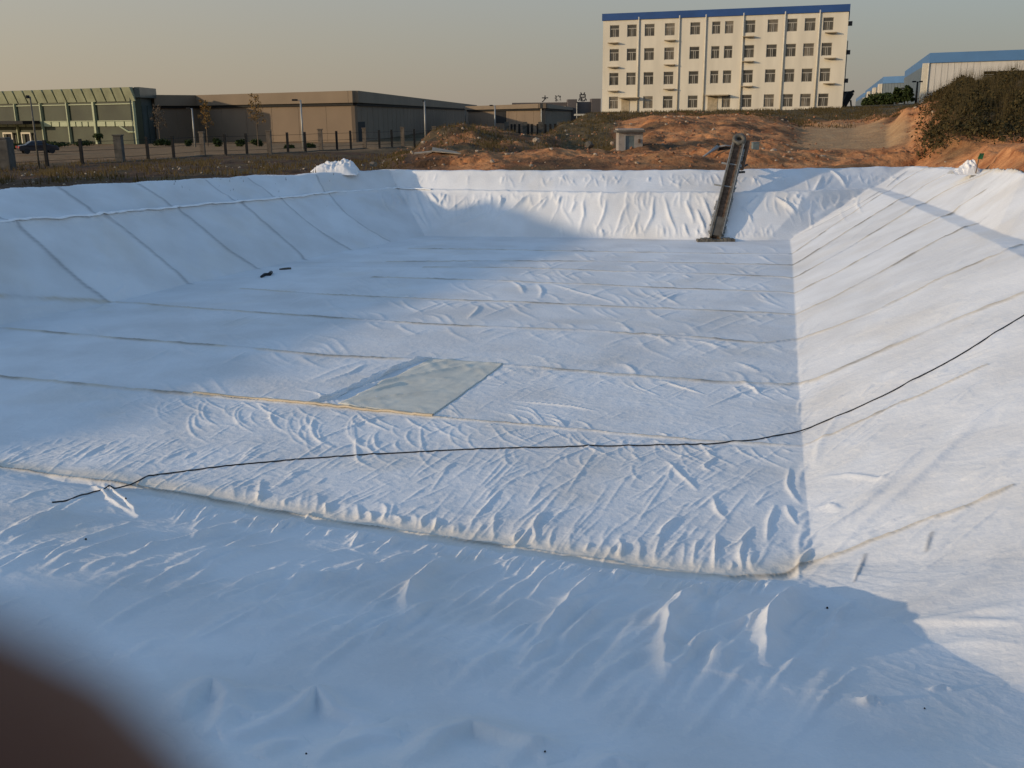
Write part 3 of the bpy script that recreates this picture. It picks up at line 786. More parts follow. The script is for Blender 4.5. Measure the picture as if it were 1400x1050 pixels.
mound = smooth(545, 610, pxg) * smooth(61.0, 65, GG.RR + 12 * smooth(1180, 1400, pxg)) * (1 - smooth(118, 128, GG.RR)) * (GG.Y > 0)
track = smooth(1070, 1110, pxg + 10 * perlin(X * .2, Y * .2)) * (1 - smooth(1215, 1250, pxg)) * smooth(71, 76, GG.RR) * (1 - smooth(96, 106, GG.RR)) * (GG.Y > 0)
track = track * (1 - smooth(0, 25, pxg - (1250 - (GG.RR - 72) * 3.0)))
left = (1 - smooth(520, 560, pxg)) * (GG.Y > 0) * smooth(36, 40, GG.RR) * (1 - smooth(110, 130, GG.RR))
rug = mound * (1 - .85 * track)
billow = np.abs(fbm(X * .18 + 4, Y * .18, 3))
clod = np.abs(perlin(X * .75, Y * .75)) + .5 * np.abs(perlin(X * 1.7 + 9, Y * 1.7))
ZG += out_ * rug * (.75 * (billow - .18) + .22 * (.35 - clod) + .07 * fbm(X * 2.2, Y * 2.2, 2))
ZG += out_ * left * (.10 * fbm(X * .35, Y * .35, 3) + .05 * perlin(X * 1.8, Y * 1.8))
ZG += out_ * (1 - rug) * .03 * fbm(X * .5, Y * .5, 3) * (GG.RR < 300)
SOILA = np.zeros(ZG.shape + (3,), np.float32)
pxw = pxg + 18 * fbm(X * .12, Y * .12, 3); rw = GG.RR + 7 * fbm(X * .1 + 8, Y * .1, 3)
inner = np.where(Kp, 1 - smooth(3.3, 4.2, Vp), 0)
orange = smooth(560, 640, pxw) * smooth(-.35, .2, fbm(X * .13 + 3, Y * .13, 3) + .35 * smooth(820, 1000, pxw) + .3 * smooth(1150, 1300, pxw) - .12)
orange = np.maximum(orange, .25 * inner)
grass = np.maximum(smooth(104, 112, rw) * (1 - smooth(220, 300, GG.RR)), smooth(760, 775, pxw) * (1 - smooth(835, 850, pxw)) * smooth(74, 80, rw))
grass = np.maximum(grass, smooth(-.05, .3, fbm(X * .16 - 5, Y * .16 + 2, 4)) * .75 * (1 - .55 * smooth(800, 900, pxw)) * (1 - smooth(1150, 1300, pxw)))
grass = np.maximum(grass, smooth(1255, 1290, pxw) * smooth(64, 69, rw) * .9)
tr2 = np.maximum(track, (1 - smooth(500, 560, pxg)) * smooth(95, 104, GG.RR - 15 * smooth(0, 500, pxg) + 4) * (GG.Y > 0) * .42)
SOILA[..., 0] = np.clip(orange, 0, 1); SOILA[..., 1] = np.clip(grass * (1 - tr2), 0, 1); SOILA[..., 2] = np.clip(tr2, 0, 1)
set_normals(GG, ZG)
allq = np.ones((ZG.shape[0] - 1, ZG.shape[1] - 1), bool)
g = grid_mesh("ground", GG, ZG, allq, SOILA, "soil", SOIL)
tag(g, "bare earth around the pit with orange clay mounds and a pale track", kind="structure")
def gz(x, y):
    r = math.hypot(x, y); az = math.atan2(x, y)
    i = int(np.clip(np.searchsorted(GG.r, r), 1, len(GG.r) - 1)); j = int(np.clip(np.searchsorted(GG.az, az), 1, len(GG.az) - 1))
    fi = (r - GG.r[i - 1]) / (GG.r[i] - GG.r[i - 1]); fj = (az - GG.az[j - 1]) / (GG.az[j] - GG.az[j - 1])
    return float((ZG[i - 1, j - 1] * (1 - fi) + ZG[i, j - 1] * fi) * (1 - fj) + (ZG[i - 1, j] * (1 - fi) + ZG[i, j] * fi) * fj)

# unseen earth ridges added for shade, crests set so their shadows fall in the pit
def ridge(name, crest, half, label, material, n=60, m=14, absz=False):
    c = [np.array(p, float) for p in crest]; mb = MB(); pts = []
    L_ = [0];
    for a, b_ in zip(c[:-1], c[1:]): L_.append(L_[-1] + np.linalg.norm(b_ - a))
    V_ = []
    for i in range(n + 1):
        s_ = L_[-1] * i / n; k = min(max(np.searchsorted(L_, s_) - 1, 0), len(c) - 2)
        f = (s_ - L_[k]) / (L_[k + 1] - L_[k]); p = c[k] + (c[k + 1] - c[k]) * f
        d = c[k + 1] - c[k]; nrm = np.array([d[1], -d[0]]); nrm = nrm / np.linalg.norm(nrm)
        e = min(1, min(i, n - i) / 4.0)
        for j in range(m + 1):
            t_ = -1 + 2 * j / m; x, y = p[0] + nrm[0] * half * t_, p[1] + nrm[1] * half * t_
            h = (1 - abs(t_) ** 1.15) * (p[2] - 0.2) * (e ** .5 if e < 1 else 1)
            h += float(perlin(np.array(x * .5), np.array(y * .5))) * .5 * (1 - abs(t_))
            if absz: h = (p[2] - gz(p[0], p[1]) + .2) * (1 - abs(t_) ** 1.3); V_.append((x, y, gz(x, y) * abs(t_) + gz(p[0], p[1]) * (1 - abs(t_)) - .2 + h)); continue
            V_.append((x, y, gz(x, y) - .4 + max(h, 0) + .2))
    F_ = [(i * (m + 1) + j, i * (m + 1) + j + 1, (i + 1) * (m + 1) + j + 1, (i + 1) * (m + 1) + j) for i in range(n) for j in range(m)]
    mb.add(V_, F_); o = mb.build(name, material, smooth_=True)
    return tag(o, label, kind="structure")
ridge("shade_heap", [(-60.4, 1.8, 8), (-51, 25, 8), (-41, 48.6, 8)], 12, "unseen long earth heap added left of the pit to shade it", SOIL)  # added out of view to cast shade over the left side
ridge("shade_bank", [(-50, 0, 3.0), (-45, 0, 5.2), (-40.1, 0, 5.75), (-37.5, 0, 5.68), (-33.9, 0, 5.3), (-28.2, 0, 4.6), (-22.9, 0, 3.79), (-19.9, 0, 3.35), (-14, 0, 2.3), (-6, -1.2, 1.5)], 5.0, "unseen earth bank added along the near side to shade the pit", SOIL, n=110, m=16, absz=True)  # added out of view, crest shaped to shade the near slope

# ------------------------------------------------------------------ materials of the things
M_ = {}
M_['cream'] = mat("cream_render", (0.68, 0.61, 0.48), .85, var=.10, scale=.5, stretch=(1.5, 1.5, .25))
M_['blue'] = mat("blue_sheet_metal", (0.025, 0.075, 0.22), .5, var=.12, scale=.4)
M_['blue2'] = mat("faded_blue_cladding", (0.07, 0.17, 0.33), .5, var=.1, scale=.3)
M_['glass'] = mat("dusty_window_glass", (0.075, 0.066, 0.05), .25, var=.5, scale=.6, spec=.5)
M_['glassb'] = mat("curtained_window_glass", (0.15, 0.125, 0.09), .3, var=.5, scale=1.1, spec=.5)
M_['frame'] = mat("white_window_frame", (0.42, 0.38, 0.31), .6, var=.05)
M_['pipe'] = mat("white_downpipe", (0.62, 0.56, 0.44), .6, var=.1)
M_['slab'] = mat("stained_concrete_ledge", (0.40, 0.32, 0.21), .9, var=.2)
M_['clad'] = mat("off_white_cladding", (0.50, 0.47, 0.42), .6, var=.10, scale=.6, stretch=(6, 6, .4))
M_['bgrey'] = mat("blue_grey_sheet_and_shade", (0.11, 0.14, 0.16), .6, var=.12, scale=.3)  # shed side sheets; also paints the shade on the second shed's front
M_['brown'] = mat("brown_factory_cladding", (0.185, 0.135, 0.09), .8, var=.10, scale=.15)
M_['brown2'] = mat("brown_parapet", (0.20, 0.15, 0.10), .8, var=.08, scale=.2)
M_['gglass'] = mat("green_tinted_glass", (0.05, 0.056, 0.032), .6, var=.35, scale=.15, spec=.25)
M_['ggl2'] = mat("dark_shaded_glass", (0.055, 0.075, 0.07), .3, var=.3, scale=.3, spec=.5)
M_['gpanel'] = mat("pale_green_panel", (0.25, 0.26, 0.16), .5, var=.18, scale=.5)
M_['gframe'] = mat("light_green_mullion", (0.34, 0.37, 0.22), .5, var=.1)
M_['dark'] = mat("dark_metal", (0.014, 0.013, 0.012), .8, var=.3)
M_['steel'] = mat("weathered_grey_steel", (0.13, 0.115, 0.09), .7, metal=.2, var=.45, scale=5, bump=.3)
M_['rust'] = mat("rusty_steel", (0.13, 0.08, 0.05), .85, metal=.1, var=.5, scale=6, bump=.4)
M_['galv'] = mat("galvanised_pole", (0.34, 0.33, 0.30), .5, metal=.3, var=.1)
M_['conc'] = mat("rough_concrete", (0.16, 0.125, 0.09), .95, var=.25, scale=3, bump=.3)
M_['hutc'] = mat("grey_hut_render", (0.32, 0.28, 0.24), .9, var=.2, scale=3)
M_['concd'] = mat("dark_weathered_concrete", (0.10, 0.09, 0.075), .95, var=.3, scale=2, bump=.3)
M_['door'] = mat("blue_grey_door", (0.13, 0.16, 0.16), .6, var=.25, scale=2)
M_['stone'] = mat("pale_limestone", (0.40, 0.31, 0.22), .95, var=.3, scale=2, bump=.5)
M_['clodm'] = mat("clay_clods", (0.28, 0.13, 0.065), .95, var=.5, scale=1.2, bump=.5)
M_['wood'] = mat("weathered_plank", (0.33, 0.27, 0.20), .9, var=.25, scale=4)
M_['bark'] = mat("thin_bark", (0.12, 0.09, 0.06), .95, var=.3)
def leafmat(name, a, b_):
    m, t, bs = new_mat(name); N, L = t.nodes, t.links
    oi = N.new("ShaderNodeNewGeometry"); rp = N.new("ShaderNodeValToRGB"); rp.color_ramp.elements[0].color = (*a, 1); rp.color_ramp.elements[1].color = (*b_, 1)
    L.new(oi.outputs["Random Per Island"], rp.inputs[0]); L.new(rp.outputs[0], bs.inputs["Base Color"]); bs.inputs["Roughness"].default_value = .9
    bs.inputs["Specular IOR Level"].default_value = .1
    return m
M_['leafd'] = leafmat("dark_brush_leaf", (0.022, 0.022, 0.010), (0.085, 0.062, 0.024))
M_['leafg'] = leafmat("green_leaf", (0.02, 0.035, 0.012), (0.06, 0.075, 0.025))
M_['leafo'] = leafmat("autumn_leaf", (0.16, 0.09, 0.03), (0.30, 0.18, 0.06))
M_['grassy'] = leafmat("dry_grass", (0.07, 0.05, 0.02), (0.17, 0.12, 0.05))
M_['clothw'] = mat("loose_white_cloth", (0.78, 0.77, 0.75), .85, var=.06, scale=2, bump=.2, bscale=8)
M_['film'] = mat("grey_green_film", (0.70, 0.66, 0.55), .5, var=.10, scale=1.5, bump=.1)
M_['hem'] = mat("cream_hem", (0.62, 0.50, 0.34), .8, var=.15, scale=3)
M_['cable'] = mat("black_cable", (0.018, 0.018, 0.02), .5, var=.2)
M_['greenc'] = mat("green_cloth", (0.02, 0.09, 0.03), .8, var=.2)
M_['carp'] = mat("dark_car_paint", (0.02, 0.02, 0.028), .3, var=.1, spec=.5)
M_['redl'] = mat("red_tail_lamp", (0.5, 0.03, 0.02), .3, var=.05)
M_['skin'] = mat("skin", (0.15, 0.048, 0.018), .6, var=.08, scale=60, bump=.1, bscale=900)
M_['nail'] = mat("fingernail", (0.42, 0.27, 0.21), .35, var=.03)
M_['phone'] = mat("black_phone_shell", (0.02, 0.02, 0.022), .4, var=.05)
M_['sleeve'] = mat("dark_jacket_sleeve", (0.03, 0.032, 0.04), .9, var=.2, scale=40, bump=.2, bscale=200)
M_['sign'] = mat("dark_sign_metal", (0.05, 0.045, 0.045), .7, var=.1)

def atd(px, py, Yw):
    d = ray(px, py); return EYE + d * (Yw / d[1])
class Facade:
    """a vertical plane through two points; s runs along it, t points out of it towards the viewer"""
    def __init__(f, a, b_):
        f.a = np.array([a[0], a[1]]); v = np.array([b_[0] - a[0], b_[1] - a[1]]); f.len = np.linalg.norm(v); f.u = v / f.len
        f.n = np.array([f.u[1], -f.u[0]])
        if f.n @ f.a > 0: f.n = -f.n
    def sz(f, px, py):
        d = ray(px, py); M2 = np.array([[d[0], -f.u[0]], [d[1], -f.u[1]]]); k, s = np.linalg.solve(M2, f.a)
        return s, EYE[2] + k * d[2]
    def P(f, s, z, t=0.0):
        q = f.a + f.u * s + f.n * t; return (q[0], q[1], z)
    def box(f, mb, s0, s1, z0, z1, t0, t1):
        return mb.hexa([f.P(s0, z0, t1), f.P(s1, z0, t1), f.P(s1, z0, t0), f.P(s0, z0, t0), f.P(s0, z1, t1), f.P(s1, z1, t1), f.P(s1, z1, t0), f.P(s0, z1, t0)])
def fixn(o):
    bm = bmesh.new(); bm.from_mesh(o.data); bmesh.ops.recalc_face_normals(bm, faces=bm.faces[:]); bm.to_mesh(o.data); bm.free(); return o

# ------------------------------------------------------------------ office block
pA = atd(823, 155, 140); pB = atd(1151, 150, 130.6)
f = Facade(pA, pB)
zz = lambda x, y: f.sz(800 + x / 3.684, y / 3.684)
zof = zz(90, 578)[1]; zbb = zz(90, 105)[1]; ztt = zz(90, 70)[1]
root = empty("office_block", (*((f.a + f.u * f.len / 2)), zof), "cream four storey office block with a blue roof band above the clay mounds", "office building")
cols = [(125,172,155),(212,260,150),(300,350,148),(402,452,142),(530,580,132),(640,682,125),(705,748,120),(806,858,118),(920,973,112),(1018,1070,108),(1107,1162,103),(1200,1253,98)]
cs = [(zz(a, y)[0], zz(b_, y)[0]) for a, b_, y in cols]
rowz = [(zz(147, yb_)[1], zz(147, yt_)[1]) for yt_, yb_ in ((487, 548), (367, 430), (247, 308), (127, 188))]
se = sorted(set([0, f.len] + [v for c in cs for v in c])); ze = sorted(set([zof - 1.5, zbb] + [v for c in rowz for v in c] + [zof]))
def is_win(s0, s1, z0, z1):
    for ci, c in enumerate(cs):
        if abs(c[0] - s0) < 1e-6 and abs(c[1] - s1) < 1e-6:
            for ri, r_ in enumerate(rowz):
                if abs(r_[0] - z0) < 1e-6 and abs(r_[1] - z1) < 1e-6:
                    return not (ri == 0 and ci in (1, 5))
    return False
mb = MB()
for i in range(len(se) - 1):
    for j in range(len(ze) - 1):
        s0, s1, z0, z1 = se[i], se[i + 1], ze[j], ze[j + 1]
        if is_win(s0, s1, z0, z1):
            mb.add([f.P(s0, z0, 0), f.P(s1, z0, 0), f.P(s1, z0, -.16), f.P(s0, z0, -.16)], [(0, 1, 2, 3)])
            mb.add([f.P(s0, z1, 0), f.P(s1, z1, 0), f.P(s1, z1, -.16), f.P(s0, z1, -.16)], [(0, 3, 2, 1)])
            mb.add([f.P(s0, z0, 0), f.P(s0, z1, 0), f.P(s0, z1, -.16), f.P(s0, z0, -.16)], [(0, 3, 2, 1)])
            mb.add([f.P(s1, z0, 0), f.P(s1, z1, 0), f.P(s1, z1, -.16), f.P(s1, z0, -.16)], [(0, 1, 2, 3)])
        else:
            mb.add([f.P(s0, z0), f.P(s1, z0), f.P(s1, z1), f.P(s0, z1)], [(0, 1, 2, 3)])
zb, zt = zof - 1.5, zbb
for q in ([f.P(0, zb), f.P(0, zt), f.P(0, zt, -13), f.P(0, zb, -13)], [f.P(f.len, zb), f.P(f.len, zb, -13), f.P(f.len, zt, -13), f.P(f.len, zt)],
          [f.P(0, zb, -13), f.P(0, zt, -13), f.P(f.len, zt, -13), f.P(f.len, zb, -13)], [f.P(0, zt), f.P(f.len, zt), f.P(f.len, zt, -13), f.P(0, zt, -13)]):
    mb.add(q, [(0, 1, 2, 3)])
mb.build("wall", M_['cream'], root)
mb = MB(); f.box(mb, -.12, f.len + .12, zbb + .003, ztt, -13.1, .14); mb.build("roof_band", M_['blue'], root)
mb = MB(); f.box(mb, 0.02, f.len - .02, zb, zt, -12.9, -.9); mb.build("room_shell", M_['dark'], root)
for ci, c in enumerate(cs):
    for ri, r_ in enumerate(rowz):
        if ri == 0 and ci in (1, 5): continue
        s0, s1 = c; z0, z1 = r_; zm = z0 + (z1 - z0) * .66; sm = (s0 + s1) / 2; e = .055
        mb = MB()
        for b_ in ((s0, s0 + e, z0, z1), (s1 - e, s1, z0, z1), (s0 + e, s1 - e, z0, z0 + e), (s0 + e, s1 - e, z1 - e, z1), (s0 + e, s1 - e, zm, zm + .085),
                   (sm - .14, sm - .08, z0 + e, zm), (sm + .08, sm + .14, z0 + e, zm)):
            f.box(mb, *b_, -.15, -.09)
        wf = mb.build("window", M_['frame'], root)
        g_ = MB(); f.box(g_, s0, s1, z0, z1, -.145, -.13)
        o = g_.build("pane", M_['glass'] if rng.random() < .72 else M_['glassb']); o.data.transform(Matrix.Translation(-root.location)); o.parent = wf
# downpipes with their slight lean to the plumb of the wall
for (x, y) in ((267, 330), (470, 320), (602, 310), (790, 300), (997, 290), (1170, 290)):
    s_, _z = zz(x, y); mb = MB(); mb.tube([f.P(s_, zof - .2, .1), f.P(s_, zbb + .3, .1)], .09, 8); mb.build("downpipe", M_['pipe'], root, True)
for (x, y) in ((145, 217), (145, 339), (145, 459), (430, 204), (428, 327), (425, 449), (825, 185), (823, 310), (818, 435), (1240, 165), (1236, 294), (1230, 421)):
    s_, z_ = zz(x, y); mb = MB(); f.box(mb, s_ - .75, s_ + .65, z_ - .04, z_ + .06, 0.003, .62); mb.build("ledge", M_['slab'], root)
for (x0, x1, yt, yb) in ((183, 222, 497, 572), (618, 665, 484, 557)):
    s0, zt_ = zz(x0, yt); s1, zb_ = zz(x1, yb)
    mb = MB(); f.box(mb, s0, s1, zof, zt_, .003, .05); d_ = mb.build("door", M_['slab'], root)
    mb = MB(); f.box(mb, s0 - .3, s1 + 1.4, zt_ + .03, zt_ + .16, .003, 1.0); mb.build("canopy", M_['slab'], root)
mb = MB(); mb.tube([f.P(f.len + .1, zof + 2 + k * 3.3, -.6) for k in (0, 1, 2)], .05); mb.build("side_pipe", M_['dark'], root)
for k in range(3):
    mb = MB(); f.box(mb, f.len + .004, f.len + .5, zof + 3.6 + 3.4 * k, zof + 4.1 + 3.4 * k, -1.6, -.8); mb.build("bracket_box", M_['sign'], root)

# ------------------------------------------------------------------ sheds on the right
def shed(label, corner, right, back, zbase, ztop, band, mwall, piers=(), open_strip=None):
    fr = Facade(corner, right); sd_ = Facade(corner, back)
    root = empty("shed", (corner[0], corner[1], zbase), label, "shed")
    def quad(mb, f_, s1, z0, z1, t): mb.add([f_.P(0, z0, t), f_.P(s1, z0, t), f_.P(s1, z1, t), f_.P(0, z1, t)], [(0, 1, 2, 3)])
    c, r_, k_ = np.array(corner[:2]), np.array(right[:2]), np.array(back[:2]); o4 = r_ + (k_ - c)
    ring = [c, r_, o4, k_]
    def prism(z0, z1, grow=0):
        m_ = MB(); cc = sum(ring) / 4; rr = [q + (q - cc) / np.linalg.norm(q - cc) * grow for q in ring]
        m_.add([(q[0], q[1], z0) for q in rr] + [(q[0], q[1], z1) for q in rr], [(3, 2, 1, 0), (4, 5, 6, 7), (0, 1, 5, 4), (1, 2, 6, 5), (2, 3, 7, 6), (3, 0, 4, 7)]); return m_
    if open_strip:
        s0, s1, z0, z1 = open_strip; m_ = MB()
        zt = ztop - band
        for a, b_, q0, q1 in ((0, s0, zbase - 3, zt), (s0, s1, zbase - 3, z0), (s0, s1, z1, zt), (s1, fr.len, zbase - 3, zt)):
            m_.add([fr.P(a, q0), fr.P(b_, q0), fr.P(b_, q1), fr.P(a, q1)], [(0, 1, 2, 3)])
        m_.add([(c[0], c[1], zbase - 3), (c[0], c[1], zt), (k_[0], k_[1], zt), (k_[0], k_[1], zbase - 3)], [(0, 1, 2, 3)])
        m_.add([(r_[0], r_[1], zbase - 3), (r_[0], r_[1], zt), (o4[0], o4[1], zt), (o4[0], o4[1], zbase - 3)], [(3, 2, 1, 0)])
        m_.add([(o4[0], o4[1], zbase - 3), (o4[0], o4[1], zt), (k_[0], k_[1], zt), (k_[0], k_[1], zbase - 3)], [(3, 2, 1, 0)])
        m_.build("wall", mwall, root)
        m_ = MB(); n_ = 8
        for i in range(n_ + 1):
            s_ = s0 + (s1 - s0) * i / n_; fr.box(m_, s_ - .08, s_ + .08, z0, z1, -.25, -.1)
        m_.tube([fr.P(s0, z0 + .3, -.3), fr.P(s1, z0 + .3, -.3)], .06); m_.tube([fr.P(s0, z1 - .5, -.3), fr.P(s1, z1 - .5, -.3)], .06)
        m_.build("opening_frame", M_['galv'], root)
    else: fixn(prism(zbase - 3, ztop - band).build("wall", mwall, root))
    fixn(prism(ztop - band + .002, ztop, .25).build("roof_band", M_['blue2'], root))
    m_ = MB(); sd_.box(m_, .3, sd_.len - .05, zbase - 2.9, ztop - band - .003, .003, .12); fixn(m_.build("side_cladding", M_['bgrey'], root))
    for s_, w_ in piers:
        m_ = MB(); sd_.box(m_, s_, s_ + w_, zbase - 2, ztop - band - .004, .123, .9); fixn(m_.build("pier", M_['pipe'], root))
    # standing seams of the cladding sheets along the front
    m_ = MB(); n_ = int(fr.len / .9)
    for i in range(1, n_):
        s_ = fr.len * i / n_
        if open_strip and open_strip[0] - .1 < s_ < open_strip[1] + .1: fr.box(m_, s_ - .02, s_ + .02, zbase - 3, open_strip[2] - .02, .002, .05)
        else: fr.box(m_, s_ - .02, s_ + .02, zbase - 3, ztop - band - .01, .002, .05)
    o = m_.build("cladding_seams", mwall, root); tag(o, kind="stuff")
    # gutter pipe on the corner
    m_ = MB(); m_.tube([fr.P(-.05, zbase - 1, .18), fr.P(-.05, ztop - band, .18)], .1); m_.build("downpipe", M_['pipe'], root, True)
    return root
c1 = atd(1266, 140, 165); r1_ = atd(1560, 140, 150); k1 = atd(1234, 140, 241)
ztop = atd(1266, 72.5, 165)[2]
frt = Facade(c1, r1_); sO0, zO1 = frt.sz(1345, 97.5); sO1, _q = frt.sz(1500, 95); zO0 = frt.sz(1345, 104)[1]
shed("large off-white shed with a blue roof band and dark open strip behind the hill", c1, r1_, k1, 4.0, ztop, 1.5, M_['clad'], piers=((.2, 2.2),), open_strip=(sO0, sO1, zO0 - .4, zO1))
c2 = atd(1205, 140, 274); r2_ = atd(1250, 140, 265); k2 = atd(1182, 140, 474)
shed("second blue topped shed with pale piers, seen past the side of the large shed", c2, r2_, k2, 4.0, atd(1205, 105, 274)[2], 1.7, M_['bgrey'], piers=((2, 9), (50, 14), (120, 18)))  # front wall takes the dark blue-grey in place of shade
c3 = atd(1180, 140, 480); r3_ = atd(1192, 140, 475); k3 = atd(1170, 140, 720)
shed("farthest blue topped shed, a small sliver right of the office block", c3, r3_, k3, 4.0, atd(1180, 127, 480)[2], 2.0, M_['clad'])

# ------------------------------------------------------------------ brown factories
def factory(label, pts, ztop, zbase, band):
    """pts: outline of the visible walls as ground points, left to right"""
    root = empty("factory_hall", (pts[1][0], pts[1][1], zbase), label, "factory")
    back = 60
    for a, b_ in zip(pts[:-1], pts[1:]):
        f_ = Facade(a, b_)
        m_ = MB(); f_.box(m_, 0, f_.len, zbase - 2, ztop - band, -.6, 0); fixn(m_.build("wall", M_['brown'], root))
        m_ = MB(); f_.box(m_, -.3, f_.len + .3, ztop - band, ztop, -1.0, .75); fixn(m_.build("parapet", M_['brown2'], root))
        m_ = MB(); f_.box(m_, 0, f_.len, ztop - band - .45, ztop - band - .002, .003, .35); fixn(m_.build("gutter", M_['dark'], root))
        # vertical joints of the cladding
        m_ = MB(); n_ = max(2, int(f_.len / 6))
        for i in range(1, n_): f_.box(m_, f_.len * i / n_ - .04, f_.len * i / n_ + .04, zbase - 1, ztop - band - .5, .003, .04)
        tag(m_.build("cladding_joints", M_['brown2'], root), kind="stuff")
    m_ = MB(); far = [(p[0] * 1.0, p[1] + 45) for p in pts]
    n_ = len(pts); m_.add([(p[0], p[1], ztop - .3) for p in pts] + [(max(q[0], -400), q[1], ztop - .3) for q in far], [(i, i + 1, n_ + i + 1, n_ + i) for i in range(n_ - 1)])
    m_.build("roof", M_['brown2'], root)
    return root
zf1 = atd(485, 124, 173)[2]
P1 = [atd(211, 150, 189)[:2], atd(270, 150, 196)[:2], atd(485, 150, 173)[:2], atd(650, 150, 482)[:2]]
fac1 = factory("long low brown factory hall with one sunlit wall and a shaded side", P1, zf1, -1.2, 1.9)
f_ = Facade(P1[2], P1[3]); m_ = MB(); f_.box(m_, .8, 9, -1.2, 2.2, .003, .06); fixn(m_.build("door", M_['dark'], fac1))
zf2 = atd(742, 141.5, 232)[2]
P2 = [atd(640, 150, 292)[:2], atd(742, 150, 232)[:2], atd(788, 150, 490)[:2]]
fac2 = factory("small brown hall with a sunlit end wall behind the rubble heaps", P2, zf2, -1.2, 1.0)
f_ = Facade(P2[0], P2[1]); s0, _ = f_.sz(677, 155); s1, _ = f_.sz(692, 155)
m_ = MB(); f_.box(m_, s0, s1, 1.0, 4.6, .003, .08); fixn(m_.build("loading_bay", M_['dark'], fac2))
m_ = MB(); m_.tube([f_.P(f_.len - .1, -1, .3), f_.P(f_.len - .1, zf2 - .9, .3)], .12); m_.build("downpipe", M_['pipe'], fac2, True)

# ------------------------------------------------------------------ glazed green hall
gA = atd(-260, 160, 232)[:2]; gB = atd(187, 160, 178)[:2]; gC = atd(210, 160, 189)[:2]
f = Facade(gA, gB); zg1 = atd(187, 119, 178)[2]; zg0 = -1.2
root = empty("glass_hall", (gB[0], gB[1], zg0), "green glazed hall with a fringe of slanted panels along its top edge", "showroom")
m_ = MB(); f.box(m_, 0, f.len, zg0 - 2, zg1 - .1, -1.2, 0); fixn(m_.build("glass_wall", M_['gglass'], root))
fs = Facade(gB, gC); m_ = MB(); fs.box(m_, 0.3, fs.len, zg0 - 2, zg1 - .1, -1.0, 0); fixn(m_.build("side_wall", M_['ggl2'], root))
m_ = MB(); m_.add([(*gA, zg1 - .1), (*gB, zg1 - .1), (*gC, zg1 - .1), (gC[0] - 10, gC[1] + 9, zg1 - .1), (gA[0], gA[1] + 9, zg1 - .1)], [(0, 1, 2, 3, 4)]); m_.build("roof", M_['brown2'], root)
zp0 = f.sz(187, 138)[1]
sp_ = [f.sz(x, 150)[0] for x in np.arange(187, -262, -13.4)][::-1]
sp_ = [max(0, v) for v in sp_]
for a, b_ in zip(sp_[:-1], sp_[1:]):          # slanted top panels
    if b_ - a < .5: continue
    m_ = MB(); g0 = (b_ - a) * .12
    m_.add([f.P(a + g0, zp0, .15), f.P(b_, zp0, .15), f.P(b_ - g0 * 1.5, zg1, .75), f.P(a, zg1, .75), f.P(a + g0, zp0, 0.002), f.P(b_, zp0, 0.002), f.P(b_ - g0 * 1.5, zg1, 0.002), f.P(a, zg1, 0.002)],
           [(0, 1, 2, 3), (7, 6, 5, 4), (0, 4, 5, 1), (1, 5, 6, 2), (2, 6, 7, 3), (3, 7, 4, 0)])
    fixn(m_.build("top_panel", M_['gpanel'], root))
mcols = [187, 133, 96, 60, 25, -12, -50, -88, -126, -165, -205]
for k, x in enumerate(mcols):
    s_, _ = f.sz(x, 165); w_ = .45 if k in (1,) else .22
    m_ = MB(); f.box(m_, s_ - w_, s_ + .02, zg0, zp0 - .01, .003, .5); fixn(m_.build("mullion", M_['gframe'], root))
zs0, zs1 = f.sz(187, 172.5)[1], f.sz(187, 166)[1]
zw1 = f.sz(187, 141)[1]
for x1, x0 in zip(mcols[:-1], mcols[1:]):
    a, b_ = f.sz(x0, 165)[0] + .05, f.sz(x1, 165)[0] - .5
    n_ = 4 if x1 in (187, 133) else 3
    m_ = MB(); f.box(m_, a, b_, zs1 + .05, zs1 + .18, .003, .2); f.box(m_, a, b_, zp0 - .5, zp0 - .35, .003, .2); fixn(m_.build("rail", M_['gframe'], root))
    for i in range(n_):
        q = (b_ - a) / n_; m_ = MB(); f.box(m_, a + q * i + .15, a + q * (i + 1) - .15, zs0, zs1, .003, .25); fixn(m_.build("spandrel_panel", M_['gframe'], root))
m_ = MB(); pts_ = [f.sz(163, 171.5), f.sz(177, 180.5), f.sz(186, 180.5)]
m_.tube([f.P(s, z, .12) for s, z in pts_], .16); m_.build("stair_rail", M_['gframe'], root)
s0, zc = f.sz(-40, 168); s1, _ = f.sz(58, 168)
m_ = MB(); f.box(m_, s0, s1, zc - .25, zc + .3, .51, 4.0); fixn(m_.build("canopy", M_['dark'], root))
for xa, xb in ((8, 21), (33, 46)):
    a, zt_ = f.sz(xa, 183); b_, _ = f.sz(xb, 183); m_ = MB()
    f.box(m_, a, a + .3, zg0, zt_, .51, .7); f.box(m_, b_ - .3, b_, zg0, zt_, .51, .7); f.box(m_, a, b_, zt_, zt_ + .3, .51, .7)
    d_ = fixn(m_.build("door", M_['pipe'], root)); m_ = MB(); f.box(m_, a + .3, b_ - .3, zg0, zt_, .1, .14)
    o = m_.build("pane", M_['dark']); o.data.transform(Matrix.Translation(-root.location)); fixn(o); o.parent = d_
for x in (194, 202):
    s_, _ = fs.sz(x, 160); m_ = MB(); fs.box(m_, s_ - .12, s_ + .12, zg0, zg1 - 3, .003, .2); fixn(m_.build("side_mullion", M_['ggl2'], root))
m_ = MB(); zq = fs.sz(198, 134)[1]; fs.box(m_, 0, fs.len, zq, zg1, .003, .9); fixn(m_.build("side_parapet", M_['ggl2'], root))

